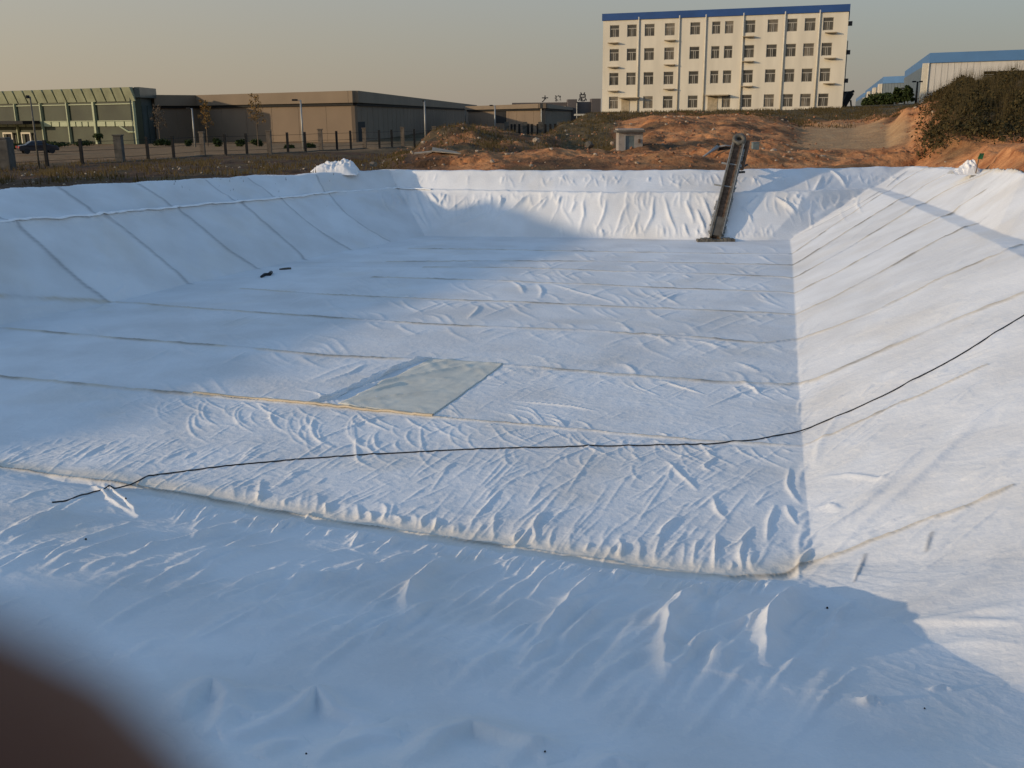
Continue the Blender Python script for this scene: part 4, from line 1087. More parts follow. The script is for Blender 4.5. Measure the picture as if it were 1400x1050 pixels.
# ------------------------------------------------------------------ far gate building with roof characters
root = empty("gate_building", (*atd(790, 150, 420)[:2], -1.2), "grey gate building with two towers and dark roof characters, left of the office block", "gate building")
def fblock(name, x0, x1, yt, Yw, dep=12, m=M_['concd']):
    a, b_ = atd(x0, yt, Yw), atd(x1, yt, Yw); m_ = MB(); m_.box(a[0], b_[0], Yw, Yw + dep, -3, a[2]); return m_.build(name, m, root)
M_['gate'] = mat("grey_tile_cladding", (0.13, 0.11, 0.10), .9, var=.15, scale=.1)
fblock("tower", 776.5, 789, 135.8, 420, 10, M_['gate']); fblock("tower", 809, 821.5, 134.8, 420, 10, M_['gate'])
fblock("link_wall", 789.1, 808.9, 139.3, 422, 8, M_['gate']); fblock("wing", 700, 776.4, 140.6, 424, 8, M_['gate'])
fblock("window_band", 770, 773.5, 145, 423.5, .4, M_['pipe'])
for ch, x, yb, hpx in (("大", 740.8, 138.6, 7.6), ("連", 758.5, 138.2, 7.4), ("总", 790.5, 137.4, 10.5)):
    cu = bpy.data.curves.new("character", 'FONT'); cu.body = ch; cu.size = hpx * 420 / 1370 * 1.15; cu.extrude = .12; cu.offset = .10
    o = bpy.data.objects.new("character", cu); COL.objects.link(o)
    dg = bpy.context.evaluated_depsgraph_get(); dg.update()
    me = bpy.data.meshes.new_from_object(o.evaluated_get(dg)); bpy.data.objects.remove(o)
    p = atd(x, yb, 423)
    if len(me.vertices): me.transform(Matrix.Translation((p[0], 423 + 1, p[2])) @ Matrix.Rotation(R(90), 4, 'X'))
    me.transform(Matrix.Translation(-root.location))
    me.materials.clear(); me.materials.append(M_['sign']); q = bpy.data.objects.new("character", me); COL.objects.link(q); q.parent = root

# ------------------------------------------------------------------ fence at the left
ZFN = -.38
def fpt(x, y): return onz(x, y, ZFN)
root = empty("boundary_fence", tuple(fpt(278, 213)), "wire fence with brick pillars and thin dark posts between the pit and the factory road", "fence")
pil = [(165,222),(278,213),(369,210.5),(439,206),(499,203),(551,201),(594,199)]
posts = [(65,228),(113,225),(203,219.5),(238,217),(309,212.5),(338,211.5),(394,209),(418,208),(461,205.5),(480,204.5),(519,203),(536,202),(567,201),(-40,234)]
ends = []
for i, (x, y) in enumerate(pil):
    p = fpt(x, y); h = 2.2; a = .21 if i else .32
    m_ = MB(); m_.box(p[0] - a, p[0] + a, p[1] - a, p[1] + a, p[2] - .5, p[2] + h); m_.box(p[0] - a - .06, p[0] + a + .06, p[1] - a - .06, p[1] + a + .06, p[2] + h + .003, p[2] + h + .1)
    m_.build("pillar", M_['concd'] if i == 0 else M_['conc'], root)
    ends.append(p)
for x, y in posts:
    p = fpt(x, y); m_ = MB(); m_.box(p[0] - .11, p[0] + .11, p[1] - .11, p[1] + .11, p[2] - .4, p[2] + 2.05); m_.build("post", M_['dark'], root)
    ends.append(p)
ends.sort(key=lambda p: p[0])
for k, zh in ((0, .45), (1, 1.1), (2, 1.8)):
    m_ = MB()
    for a, b_ in zip(ends[:-1], ends[1:]): m_.tube([(a[0], a[1], a[2] + zh), (b_[0], b_[1], b_[2] + zh)], .016, 4, False)
    m_.build("wire", M_['dark'], root)
m_ = MB()
for a, b_ in zip(ends[2:-1], ends[3:]):
    d = b_ - a; d /= np.linalg.norm(d); n_ = np.array([d[1], -d[0], 0]) * .12
    m_.hexa([tuple(a - n_ - (0, 0, .5)), tuple(b_ - n_ - (0, 0, .5)), tuple(b_ + n_ - (0, 0, .5)), tuple(a + n_ - (0, 0, .5)), tuple(a - n_ + (0, 0, .1)), tuple(b_ - n_ + (0, 0, .1)), tuple(b_ + n_ + (0, 0, .1)), tuple(a + n_ + (0, 0, .1))])
fixn(m_.build("plinth", M_['conc'], root))
p = fpt(8, 232); m_ = MB(); m_.box(p[0] - .62, p[0] + .62, p[1] - .5, p[1] + .5, p[2] - .6, p[2] + 2.2); m_.box(p[0] - .52, p[0] + .5, p[1] - .4, p[1] + .4, p[2] + 2.2, p[2] + 2.35)
tag(m_.build("gate_pillar", M_['concd'], bevel=.05), "broad dark concrete pillar at the left end of the wire fence", "pillar")
# second fence, behind the rubble
root = empty("boundary_fence", tuple(onz(720, 185, -1.0)), "row of dark fence posts behind the rubble, in front of the small brown hall", "fence")
fp = []
for k in range(17):
    x = 693 + k * 5.9 + rng.uniform(-1.2, 1.2); p = onz(x, 186, -1.0); fp.append(p)
    m_ = MB(); w_ = .22 if k % 4 else .45; m_.box(p[0] - w_, p[0] + w_, p[1] - .12, p[1] + .12, p[2] - .5, p[2] + (2.3 if k % 4 else 2.7)); m_.build("post", M_['dark'] if k % 4 else M_['concd'], root)
for zh in (.7, 1.9):
    m_ = MB(); m_.tube([(q[0], q[1], q[2] + zh) for q in fp], .04, 4); m_.build("rail", M_['dark'], root)

# ------------------------------------------------------------------ lamps and poles
def lamp(label, x, yb, yt, Yw, head, m, r=.07, two=False):
    b_ = atd(x, yb, Yw); t_ = atd(x, yt, Yw); z1 = t_[2]
    root = empty("street_lamp", tuple(b_), label, "street lamp", "street lamps along the factory road")
    m_ = MB(); m_.tube([(b_[0], b_[1], b_[2] - .3), (b_[0], b_[1], z1)], [r * 1.2, r * .8], 8); m_.build("pole", m, root, True)
    w_ = head * Yw / 1370
    m_ = MB(); m_.tube([(b_[0], b_[1], z1 - .08), (b_[0] - w_ * .55, b_[1], z1 - .02)], .04, 6)
    if two: m_.tube([(b_[0], b_[1], z1 - .08), (b_[0] + w_ * .4, b_[1], z1 - .02)], .04, 6)
    m_.build("arm", m, root)
    for s_ in ((-1, 1) if two else (-1,)):
        m_ = MB(); m_.box(b_[0] + (s_ * w_ * .35 if s_ > 0 else -w_), b_[0] + (w_ * .9 if s_ > 0 else -w_ * .35), b_[1] - .18, b_[1] + .18, z1 - .12, z1 + .10); m_.build("lamp_head", M_['dark'], root, bevel=.03)
lamp("dark street lamp with a box head, nearest the left edge of the photo", 53.5, 228, 132, 77, 4.5, M_['steel'], .07)
lamp("pale street lamp in front of the shaded recess of the brown hall", 267, 201, 148, 150, 7, M_['galv'], .12)
lamp("white street lamp in front of the sunlit wall of the brown hall", 415, 205, 136.5, 127, 11, M_['galv'], .12)
lamp("street lamp in front of the long shaded wall of the brown hall", 582, 193, 138, 165, 2.5, M_['galv'], .13)
lamp("thin far street lamp between the two brown halls", 636.5, 175, 149, 240, 2, M_['steel'], .12)
lamp("street lamp at the left corner of the small brown hall", 677, 183, 144, 200, 7, M_['galv'], .15)
lamp("black double armed lamp beside the corner of the large white shed", 1251.5, 146, 111.5, 158, 7, M_['dark'], .16, True)
lamp("black double armed lamp among the trees beside the sheds", 1236, 146, 120.5, 190, 6, M_['dark'], .14, True)
lamp("small black lamp farthest back along the sheds", 1217, 146, 127.5, 230, 6, M_['dark'], .14, True)
# barrier frame
b_ = atd(788.5, 181, 118); root = empty("barrier_frame", tuple(b_), "thin pole with a pale crossbar and slanting brace above the rubble", "barrier")
m_ = MB(); m_.tube([tuple(b_ - np.array([0, 0, .4])), tuple(atd(788.8, 141, 118))], .055); m_.build("pole", M_['galv'], root)
m_ = MB(); a, c = atd(785, 157, 118), atd(801, 157, 118); m_.box(a[0], c[0], 117.9, 118.1, a[2] - .1, a[2] + .1); m_.build("crossbar", M_['pipe'], root)
m_ = MB(); m_.tube([tuple(atd(801, 157.5, 117.8)), tuple(atd(791, 178, 117.5))], .06); m_.build("brace", M_['galv'], root)

# ------------------------------------------------------------------ small block hut on the mound terrace
b_ = atd(863, 208, 70); gzz = b_[2]; k_ = 70 / 1370
root = empty("block_hut", tuple(b_), "small concrete hut with a dark flat roof and blue-grey door among the clay mounds", "hut")
x0, x1 = b_[0] - 17 * k_, b_[0] + 15 * k_; zt = gzz + 25.5 * k_
m_ = MB()
dx0, dx1 = b_[0] - 9.5 * k_, b_[0] + 4 * k_; dz = gzz + 21.5 * k_
for q in ((x0, dx0, gzz - .4, zt), (dx1, x1, gzz - .4, zt), (dx0, dx1, dz, zt)): m_.box(q[0], q[1], 70.0, 70.15, q[2], q[3])
m_.box(x0, x0 + .15, 70.15, 71.6, gzz - .4, zt); m_.box(x1 - .15, x1, 70.15, 71.6, gzz - .4, zt); m_.box(x0, x1, 71.6, 71.75, gzz - .4, zt)
m_.build("wall", M_['hutc'], root)
m_ = MB(); m_.box(x0 - .16, x1 + .14, 69.75, 71.95, zt + .002, zt + .14); m_.build("roof", M_['concd'], root)
m_ = MB(); m_.box(x0 - .05, x1 + .05, 69.85, 71.85, zt + .142, zt + .24); m_.build("roof_coping", M_['hutc'], root)
m_ = MB(); m_.box(dx0 + .04, dx1, 70.05, 70.1, gzz - .3, dz); d_ = m_.build("door", M_['door'], root)
m_ = MB(); m_.box(dx0 + .003, dx0 + .09, 69.97, 70.2, gzz - .3, dz); m_.build("door_frame", M_['galv'], root)
m_ = MB(); m_.box(x0 - .9, x1 - .5, 69.2, 69.9, gzz - .3, gzz + .03); m_.build("step", M_['hutc'], root)
m_ = MB(); m_.box(b_[0] + 9 * k_, b_[0] + 11.5 * k_, 69.9, 69.997, gzz + 12 * k_, gzz + 17 * k_); m_.build("meter_box", M_['rust'], root)

# ------------------------------------------------------------------ leaning steel conveyor leg
pb_ = np.array([*cut(973, 329)]); zb_ = surf(*pb_) + .08
bot = np.array([pb_[0] + .15, pb_[1] - .1, zb_]); top = atd(1010.5, 192, 58.4)
root = empty("conveyor_leg", tuple(bot), "tall weathered steel conveyor leg leaning out of the pit against the far rim", "conveyor")
ax = top - bot; Lb = np.linalg.norm(ax); ax /= Lb; sx_ = np.array([1.0, -.12, 0]); sx_ -= ax * (sx_ @ ax); sx_ /= np.linalg.norm(sx_); nx = np.cross(sx_, ax)
if nx[1] > 0: nx = -nx
def obox(m_, a0, a1, s0, s1, n0, n1):
    q = lambda a, s_, n_: tuple(bot + ax * a + sx_ * s_ + nx * n_)
    m_.hexa([q(a0, s0, n0), q(a0, s1, n0), q(a0, s1, n1), q(a0, s0, n1), q(a1, s0, n0), q(a1, s1, n0), q(a1, s1, n1), q(a1, s0, n1)])
for s_ in (-.25, .25):
    m_ = MB(); obox(m_, 0, Lb, s_ - .05, s_ + .05, -.14, .20); fixn(m_.build("side_channel", M_['steel'], root))
    m_ = MB(); obox(m_, 0.3, Lb - .4, s_ - .09 if s_ < 0 else s_ + .052, s_ - .052 if s_ < 0 else s_ + .09, .16, .20); fixn(m_.build("flange", M_['galv'], root))
m_ = MB(); obox(m_, .1, Lb, -.199, .199, -.12, .04); fixn(m_.build("trough", M_['rust'], root))
m_ = MB(); obox(m_, .15, 1.4, -.199, .199, .042, .16); fixn(m_.build("cover_plate", M_['concd'], root))
m_ = MB()
for k in range(60):
    a = .3 + k * (Lb - .9) / 60 + rng.uniform(-.03, .03); s_ = .35 + rng.uniform(-.04, .05); obox(m_, a, a + rng.uniform(.05, .1), s_ - .05, s_ + .06, -.05, .08)
    if k < 22: s2 = -.36 + rng.uniform(-.05, .04); obox(m_, a, a + .07, s2 - .05, s2 + .05, -.05, .06)
tag(fixn(m_.build("chain_scrapers", M_['galv'], root)), kind="stuff")
for a, ext in ((3.6, .75), (5.2, .65)):
    m_ = MB(); obox(m_, a, a + .06, -ext, .48, -.02, .06); fixn(m_.build("crossbar", M_['galv'], root))
m_ = MB(); n_ = 28
rc = bot + ax * (Lb - .05)
for R1, R2, d0, d1 in ((.38, .18, -.2, .24),):
    vs = []
    for k in range(n_):
        an = 2 * math.pi * k / n_
        for rr, dd in ((R1, d0), (R1, d1), (R2, d1), (R2, d0)):
            vs.append(tuple(rc + (sx_ * math.cos(an) + ax * math.sin(an)) * rr + nx * dd))
    fs_ = []
    for k in range(n_):
        j = (k + 1) % n_
        for q in range(4): fs_.append((k * 4 + q, k * 4 + (q + 1) % 4, j * 4 + (q + 1) % 4, j * 4 + q))
    m_.add(vs, fs_)
fixn(m_.build("head_wheel", M_['steel'], root, True))
m_ = MB(); obox(m_, Lb - 1.5, Lb + .36, .08, .6, -.8, -.22); fixn(m_.build("motor_housing", M_['rust'], root, bevel=.08))
m_ = MB(); m_.tube([tuple(bot + ax * (Lb - 2.2) + sx_ * .4 - nx * .1), (top[0] + .35, top[1] - .1, -.05)], .07); m_.tube([tuple(bot + ax * (Lb - 2.0) + sx_ * .4), (top[0] + .75, top[1] + 1.0, .3)], .06); m_.build("prop_leg", M_['dark'], root)
m_ = MB()
for k in range(10):
    t0 = -1.0 + k * .2; x = bot[0] + t0; hh = .10 + .06 * math.sin(k)
    m_.box(x, x + .19, bot[1] - .5, bot[1] + .05, bot[2] - .12, bot[2] - .02 + hh * (1 - abs(t0 + .1) * .5))
m_.build("foot_plate", M_['steel'], root, bevel=.02)
# debris by it
a, c = atd(953, 220, 63.5), atd(981, 201, 64.5)
m_ = MB(); m_.tube([tuple(a), tuple((a + c) / 2), tuple(c)], [.05, .07, .13], 8); m_.tube([tuple(c), tuple(atd(992, 199, 64.6)), tuple(atd(999, 200, 64.6))], .06)
tag(m_.build("drive_lever", M_['galv'], smooth_=True), "bent grey steel shaft sticking out of the rubble left of the conveyor head", "shaft")
a = atd(992, 207, 65); m_ = MB(); m_.box(a[0] - .4, a[0] + .5, 65, 65.5, a[2] - .3, a[2] + .35); m_.box(a[0] - .5, a[0] - .4, 64.9, 65.6, a[2] - .4, a[2] + .5)
tag(m_.build("gear_case", M_['dark'], bevel=.05), "dark square gear case between the shaft and the conveyor head", "gear case")
a = atd(1033.5, 208, 65); m_ = MB(); m_.box(a[0] - .22, a[0] + .2, 65, 65.4, a[2] - .4, a[2] + .56); m_.box(a[0] - .24, a[0] + .22, 64.98, 65.42, a[2] + .563, a[2] + .62)
tag(m_.build("switch_box", M_['door'], bevel=.02), "dark green switch box standing right of the conveyor head", "switch box")

# ------------------------------------------------------------------ cable and cloth pieces lying in the pit
cb = path([(60,690),(100,687),(125,682),(145,673),(165,662),(200,653),(300,640),(400,630),(500,623),(600,617),(700,613),(850,611),(960,609),(1000,607),(1060,598),(1120,580),(1200,547),(1280,505),(1340,470),(1400,432),(1450,398)], 12)
cb = np.stack([np.convolve(np.pad(cb[:, k], 3, mode='edge'), np.ones(7) / 7, 'valid') for k in (0, 1)], 1); cb = chaikin(cb, 1); pts_ = []
zs = np.array([surf(*q) for q in cb]); zs = np.maximum(zs, np.convolve(np.pad(zs, 3, mode='edge'), np.ones(7) / 7, 'valid')) + .012
m_ = MB(); m_.tube([(q[0], q[1], z) for q, z in zip(cb, zs)], .0135, 6)
tag(m_.build("cable", M_['cable'], smooth_=True), "black cable snaking across the white cloth from lower left to right edge", "cable")

def drape(name, corners, n, m, lift, material, wrinkle=0.0):
    c = [cut(*p) for p in corners]; V_ = []
    for i in range(n + 1):
        for j in range(m + 1):
            u, v = i / n, j / m
            q = (c[0] * (1 - u) + c[1] * u) * (1 - v) + (c[3] * (1 - u) + c[2] * u) * v
            q = q + .03 * np.array([float(perlin(np.array(q[1] * 2.0), np.array(3.0))), float(perlin(np.array(q[0] * 2.0), np.array(7.0)))])
            V_.append((q[0], q[1], surf(*q) + lift))
    mb = MB(); mb.add(V_, [(i * (m + 1) + j, (i + 1) * (m + 1) + j, (i + 1) * (m + 1) + j + 1, i * (m + 1) + j + 1) for i in range(n) for j in range(m)])
    o = mb.build(name, material, smooth_=True)
    if sum(p.normal.z for p in o.data.polygons) < 0: o.data.flip_normals()
    so = o.modifiers.new("thickness", 'SOLIDIFY'); so.thickness = .006; so.offset = 1
    return o
tag(drape("film_patch", [(462,553),(590,570),(688,499),(592,491)], 60, 60, .012, M_['film']), "grey-green film left bare in a slanted four-sided gap of the white cloth", "film")
def hemstrip(name, pix, w_, h_, material):
    P = chaikin(path(pix, 10)); m_ = MB(); L_, R__ = [], []
    for i, q in enumerate(P):
        d = P[min(i + 1, len(P) - 1)] - P[max(i - 1, 0)]; d /= np.linalg.norm(d); n_ = np.array([-d[1], d[0]])
        z = surf(*q) + h_ + .012 * float(perlin(np.array(i * .35), np.array(1.0)))
        V_ = [(*(q - n_ * w_), z - h_), (*(q - n_ * w_ * .8), z), (*(q + n_ * w_ * .8), z), (*(q + n_ * w_), z - h_)]
        m_.v += V_
        if i: b0 = (i - 1) * 4; m_.f += [(b0 + k, b0 + k + 1, b0 + 5 + k, b0 + 4 + k) for k in range(3)]
    return m_.build(name, material, smooth_=False)
o = hemstrip("wooden_batten", [(265,539),(330,545),(400,552),(480,560),(540,566),(592,571)], .045, .04, M_['hem']); fixn(o)
tag(o, "long tan batten holding the cloth edge below the film patch", "batten")
# hem between sheet rows on the left bench, whitened to paint in sky light
M_['hem_skylit'] = mat("skylit_cloth_hem", (0.90, 0.90, 0.89), .8, var=.04)
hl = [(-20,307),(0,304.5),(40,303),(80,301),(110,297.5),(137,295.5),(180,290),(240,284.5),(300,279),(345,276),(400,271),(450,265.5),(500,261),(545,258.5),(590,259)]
o = hemstrip("cloth_hem_skylit", [(x, y + .8 * math.sin(x * .11)) for x, y in hl], .13, .05, M_['hem_skylit']); fixn(o)
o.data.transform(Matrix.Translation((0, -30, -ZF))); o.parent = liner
# ruffled edge of cloth pushed back from the patch
P = path([(425,553),(452,548),(470,538),(490,530),(515,518),(530,510),(560,500),(592,490)], 5)
m_ = MB(); n_ = 14; b0 = 0
for i, q in enumerate(P):
    z0 = surf(*q); wob = float(perlin(np.array(i * .45), np.array(11.0)))
    for k in range(n_):
        an = math.pi * k / (n_ - 1); rr = .125 * (1 + 1.5 * float(perlin(np.array(i * .55 + 5), np.array(k * .55))) + .5 * wob) * min(1, .25 + min(i, len(P) - 1 - i) * .2)
        m_.v.append((q[0] + math.cos(an) * rr * 1.1 - .05, q[1] + math.cos(an) * rr * .6 + .05, z0 + math.sin(an) * rr * 1.0 - .01))
    if i: m_.f += [((i - 1) * n_ + k, (i - 1) * n_ + k + 1, i * n_ + k + 1, i * n_ + k) for k in range(n_ - 1)]
o = fixn(m_.build("cloth_ruffle", M_['clothw'], smooth_=True)); sb = o.modifiers.new("sub", 'SUBSURF'); sb.levels = sb.render_levels = 1
tag(o, "crumpled roll of white cloth along the left side of the film patch", "cloth roll")
def heap(name, sil, Yw, dep, material, label, cat, base_y, seed=0, nz=28):
    """lumpy pile of cloth: outline seen from the bank, given real depth"""
    xs = np.linspace(sil[0][0], sil[-1][0], 60); m_ = MB()
    for i, x in enumerate(xs):
        yt = np.interp(x, [p[0] for p in sil], [p[1] for p in sil])
        for j in range(nz + 1):
            v = -1 + 2 * j / nz; p = atd(x, base_y, Yw); y_ = Yw + dep * v
            h = max(0, (base_y - yt) * Yw / 1370) * max(0, 1 - abs(v) ** 1.7) * (1 + .25 * float(perlin(np.array(x * .11 + seed), np.array(v * 2.0))))
            g0 = p[2] - .12
            cr = abs(float(perlin(np.array(x * .16 + seed * 3), np.array(v * 3.5 + x * .05)))) + .6 * abs(float(perlin(np.array(x * .4 - seed), np.array(v * 7.0))))
            m_.v.append((p[0] + .12 * cr, y_, g0 + h * (1.12 - .55 * cr) + .1 * min(1, h * 4)))
        if i: m_.f += [((i - 1) * (nz + 1) + k, (i - 1) * (nz + 1) + k + 1, i * (nz + 1) + k + 1, i * (nz + 1) + k) for k in range(nz)]
    o = m_.build(name, material, smooth_=True)
    if sum(p.normal.z for p in o.data.polygons) < 0: o.data.flip_normals()
    return tag(o, label, cat)
heap("cloth_heap", [(426,232),(438,225),(449,221),(463,221.5),(474,217),(482,221),(491,234)], 61.5, 1.3, M_['clothw'], "heap of white cloth standing up behind the left rim near the far corner", "cloth heap", 235)
heap("cloth_bundle", [(1300,231),(1312,228),(1317,222),(1323,218.5),(1329,220),(1333,227),(1338,233)], 48, .5, M_['clothw'], "knotted bundle of white cloth on the right rim below the green flag", "cloth bundle", 235, 3)
heap("cloth_bundle", [(1358,238),(1368,234),(1372,230),(1378,232),(1383,237)], 44.5, .45, M_['clothw'], "small folded white cloth at the rim near the right edge of the photo", "cloth bundle", 239.5, 8)
a = atd(1335, 228, 47.5); root = empty("flag", tuple(a), "small dark green flag on a leaning stick above the white cloth bundle", "flag")
m_ = MB(); m_.tube([tuple(a - np.array([0, 0, .3])), tuple(atd(1338, 218, 47.5)), tuple(atd(1343, 209.5, 47.5))], .025); m_.build("stick", M_['bark'], root)
m_ = MB(); q = [atd(1337, 217, 47.4), atd(1343.2, 218, 47.3), atd(1346, 209.5, 47.5), atd(1340.5, 209.5, 47.5)]; m_.hexa([tuple(p) for p in q] + [tuple(p + np.array([0, .05, 0])) for p in q]); fixn(m_.build("cloth", M_['greenc'], root))
# small dropped things on the floor
def scrap(label, pix, w_, m, cat="scrap"):
    P = path(pix, 4); m_ = MB(); m_.tube([(q[0], q[1], surf(*q) + w_ * .7) for q in P], [w_ * (.6 + .6 * math.sin(3 * i / len(P))) for i in range(len(P))], 6)
    tag(m_.build("scrap", m, smooth_=True), label, cat)
scrap("dark bent scrap lying at the foot of the left slope", [(357,380),(362,377),(368,377),(371,374)], .075, M_['cable'])
scrap("short dark bar beside the bent scrap on the pit floor", [(382,369),(390,368.5),(398,368)], .05, M_['concd'])
for label, x, y in (("black pebble on the near slope at far left", 118, 741), ("dark pebble beside the crossing folds at left", 173, 690), ("dark pebble on the lower right cloth", 1131, 832),
                    ("dark pebble on the near bench at the lower right", 1264, 970), ("small dark pebble at the bottom of the photo", 419, 1034), ("reddish pebble on the puckered cloth at bottom centre", 745, 1036)):
    q = cut(x, y); m_ = MB(); s_ = .018 if y < 900 else .010
    bm = bmesh.new(); bmesh.ops.create_icosphere(bm, subdivisions=1, radius=s_); 
    for v in bm.verts: v.co *= rng.uniform(.8, 1.2)
    me = bpy.data.meshes.new("pebble"); bm.to_mesh(me); bm.free(); me.materials.append(M_['dark'])
    o = bpy.data.objects.new("pebble", me); COL.objects.link(o); o.location = (q[0], q[1], surf(*q) + s_ * .7); tag(o, label, "pebble")

# ------------------------------------------------------------------ rocks
def rockmesh(s_, sub=2, rough=.35):
    bm = bmesh.new(); bmesh.ops.create_icosphere(bm, subdivisions=sub, radius=1); o_ = rng.uniform(0, 50, 3)
    for v in bm.verts:
        n_ = float(perlin(np.array(v.co.x * 1.3 + o_[0] + v.co.z), np.array(v.co.y * 1.3 + o_[1] - v.co.z)))
        v.co *= (1 + rough * n_ * 1.6) * s_; v.co.z *= .75
    return bm
def boulder(label, x, y, Yw, wpx, m=M_['stone'], hx=1.0):
    p = atd(x, y, Yw); s_ = wpx / 2 * Yw / 1370; bm = rockmesh(s_); me = bpy.data.meshes.new("boulder")
    for v in bm.verts: v.co.z *= hx
    bm.to_mesh(me); bm.free(); me.materials.append(m); o = bpy.data.objects.new("boulder", me); COL.objects.link(o)
    o.location = (p[0], p[1], p[2] + s_ * .3); o.rotation_euler = (0, 0, rng.uniform(0, 6)); return tag(o, label, "boulder")
boulder("pale slab of rock tilted on the rubble below the small brown hall", 733, 194, 73, 11)
boulder("rounded grey boulder in the ditch behind the far left corner", 511, 226, 62, 10, M_['conc'])
boulder("round grey boulder in the dark hollow left of the hut", 806, 200, 72, 11, M_['concd'], 1.2)
boulder("upright white stone just left of the hut", 837, 197, 76, 5, M_['stone'], 1.5)
boulder("pale round rock on the mound behind the conveyor head", 1048, 180, 84, 8)
boulder("pair of pale stones on the terrace right of the switch box", 1057, 208, 67, 9)
boulder("white stone on the rim bank beside the track", 1079, 209, 66.5, 5)
boulder("reddish rock on the slope behind the far left rim", 673, 222, 63.5, 7)
a, c, d = atd(566, 211, 67), atd(590, 209, 67), atd(630, 211, 66.5)
m_ = MB(); m_.hexa([tuple(a), tuple(c), tuple(c + (0, .8, .05)), tuple(a + (0, .5, .05)), tuple(a + (0, 0, .06)), tuple(c + (0, 0, .07)), tuple(c + (0, .8, .12)), tuple(a + (0, .5, .11))])
tag(fixn(m_.build("plank", M_['wood'])), "pale plank lying left of another on the left clay mound", "plank")
m_ = MB(); c2_ = c + (.02, -.1, .08); m_.hexa([tuple(c2_), tuple(d), tuple(d + (0, .9, .05)), tuple(c2_ + (0, .9, .2)), tuple(c2_ + (0, 0, .06)), tuple(d + (0, 0, .05)), tuple(d + (0, .9, .1)), tuple(c2_ + (0, .9, .26))])
tag(fixn(m_.build("plank", M_['wood'])), "wide board overlapping the first plank on the left clay mound", "plank")
def rubble(name, n, zone, smin, smax, m, label):
    vs, fs_ = [], []; base = []
    for _ in range(6):
        bm = rockmesh(1, 1, .5); base.append(([tuple(v.co) for v in bm.verts], [tuple(v.index for v in f_.verts) for f_ in bm.faces])); bm.free()
    mb = MB(); k = 0
    while k < n:
        px = rng.uniform(zone[0], zone[1]); r = rng.uniform(zone[2], zone[3]); az = math.atan((px - 700) / 1400)
        if rng.random() > .25 + 1.2 * abs(float(perlin(np.array(px * .03), np.array(r * .2)))): continue
        if 1090 < px < 1240 and 72 < r < 100 and rng.random() < .96: continue
        x, y = r * math.sin(az), r * math.cos(az); s_ = smin + (smax - smin) * rng.random() ** 3; z = gz(x, y)
        V_, F_ = base[rng.integers(6)]; a = rng.uniform(0, 6.28); ca, sa = math.cos(a), math.sin(a)
        mb.add([(x + (v[0] * ca - v[1] * sa) * s_, y + (v[0] * sa + v[1] * ca) * s_, z + v[2] * s_ + s_ * .2) for v in V_], F_); k += 1
    return tag(mb.build(name, m), label, kind="stuff")
rubble("clay_clods", 2400, (545, 1300, 61.8, 118), .03, .17, M_['clodm'], "clay clods strewn over the mounds")
rubble("rubble", 420, (545, 1300, 61.8, 105), .03, .20, M_['stone'], "pale stones strewn over the mounds")
rubble("rubble", 160, (0, 540, 45, 80), .03, .12, M_['stone'], "pale stones strewn over the ground behind the left rim")

# ------------------------------------------------------------------ vegetation
def leaves(mb, c, rad, n, size, flat=.5):
    for _ in range(n):
        d = rng.normal(size=3); d /= np.linalg.norm(d); rr = rng.random() ** .45
        p = c + d * rad * rr; a = rng.normal(size=3); a /= np.linalg.norm(a); b2 = np.cross(a, rng.normal(size=3)); b2 /= np.linalg.norm(b2)
        s_ = size * rng.uniform(.6, 1.4)
        mb.add([p - a * s_, p + b2 * s_ * flat, p + a * s_, p - b2 * s_ * flat], [(0, 1, 2, 3)])
def tree(label, x, yb, yt, Yw, wpx, m, n, size, cat="tree", bare=0.35, name="sapling_tree", group=None):
    b_ = atd(x, yb, Yw); h = atd(x, yt, Yw)[2] - b_[2]; w_ = wpx / 2 * Yw / 1370
    root = empty(name, tuple(b_), label, cat, group)
    mb = MB(); mb.tube([b_ - (0, 0, .3), b_ + (0.05, 0, h * .5), b_ + (0, 0, h * .97)], [h * .014 + .02, h * .01 + .01, .01], 6)
    tips = []
    for k in range(13):
        z = h * (bare + (1 - bare) * k / 13); an = k * 2.4; l = w_ * (1.1 - .6 * k / 13) * rng.uniform(.7, 1.1)
        e = b_ + (math.cos(an) * l, math.sin(an) * l, z + l * .8); mb.tube([b_ + (0, 0, z), (b_ + (0, 0, z) + e) / 2 + (0, 0, -.03), e], [.035, .02, .008], 4); tips.append(e)
    mb.build("trunk", M_['bark'], root)
    lf = MB()
    for e in tips: leaves(lf, e, w_ * .42, n // 13, size)
    leaves(lf, b_ + (0, 0, h * .65), np.array([w_ * .6, w_ * .6, h * .3]), n // 4, size)
    lf.build("crown", m, root)
tree("bare autumn sapling left of the pale lamp at the recess of the brown hall", 219, 196, 146, 165, 16, M_['bark'], 260, .16)
tree("thin golden sapling at the left end of the sunlit factory wall", 284, 197, 138, 150, 15, M_['leafo'], 420, .13)
tree("thin golden sapling in the middle of the sunlit factory wall", 353, 197, 131, 145, 20, M_['leafo'], 420, .12)
tree("small dark round tree in front of the green glazed hall", 135, 197, 186, 132, 10, M_['leafg'], 500, .14, bare=.5, name="shrub_tree")
def shrub(label, x, y, Yw, wpx, hpx, m, n, size, group=None, name="shrub"):
    b_ = atd(x, y, Yw); k = Yw / 1370; lf = MB()
    for _ in range(7):
        c = b_ + (rng.uniform(-.3, .3) * wpx * k, rng.uniform(-.2, .2) * wpx * k, rng.uniform(.25, .6) * hpx * k); leaves(lf, c, np.array([wpx * .3, wpx * .25, hpx * .42]) * k, n // 7, size)
    return tag(lf.build(name, m), label, "shrub", group)
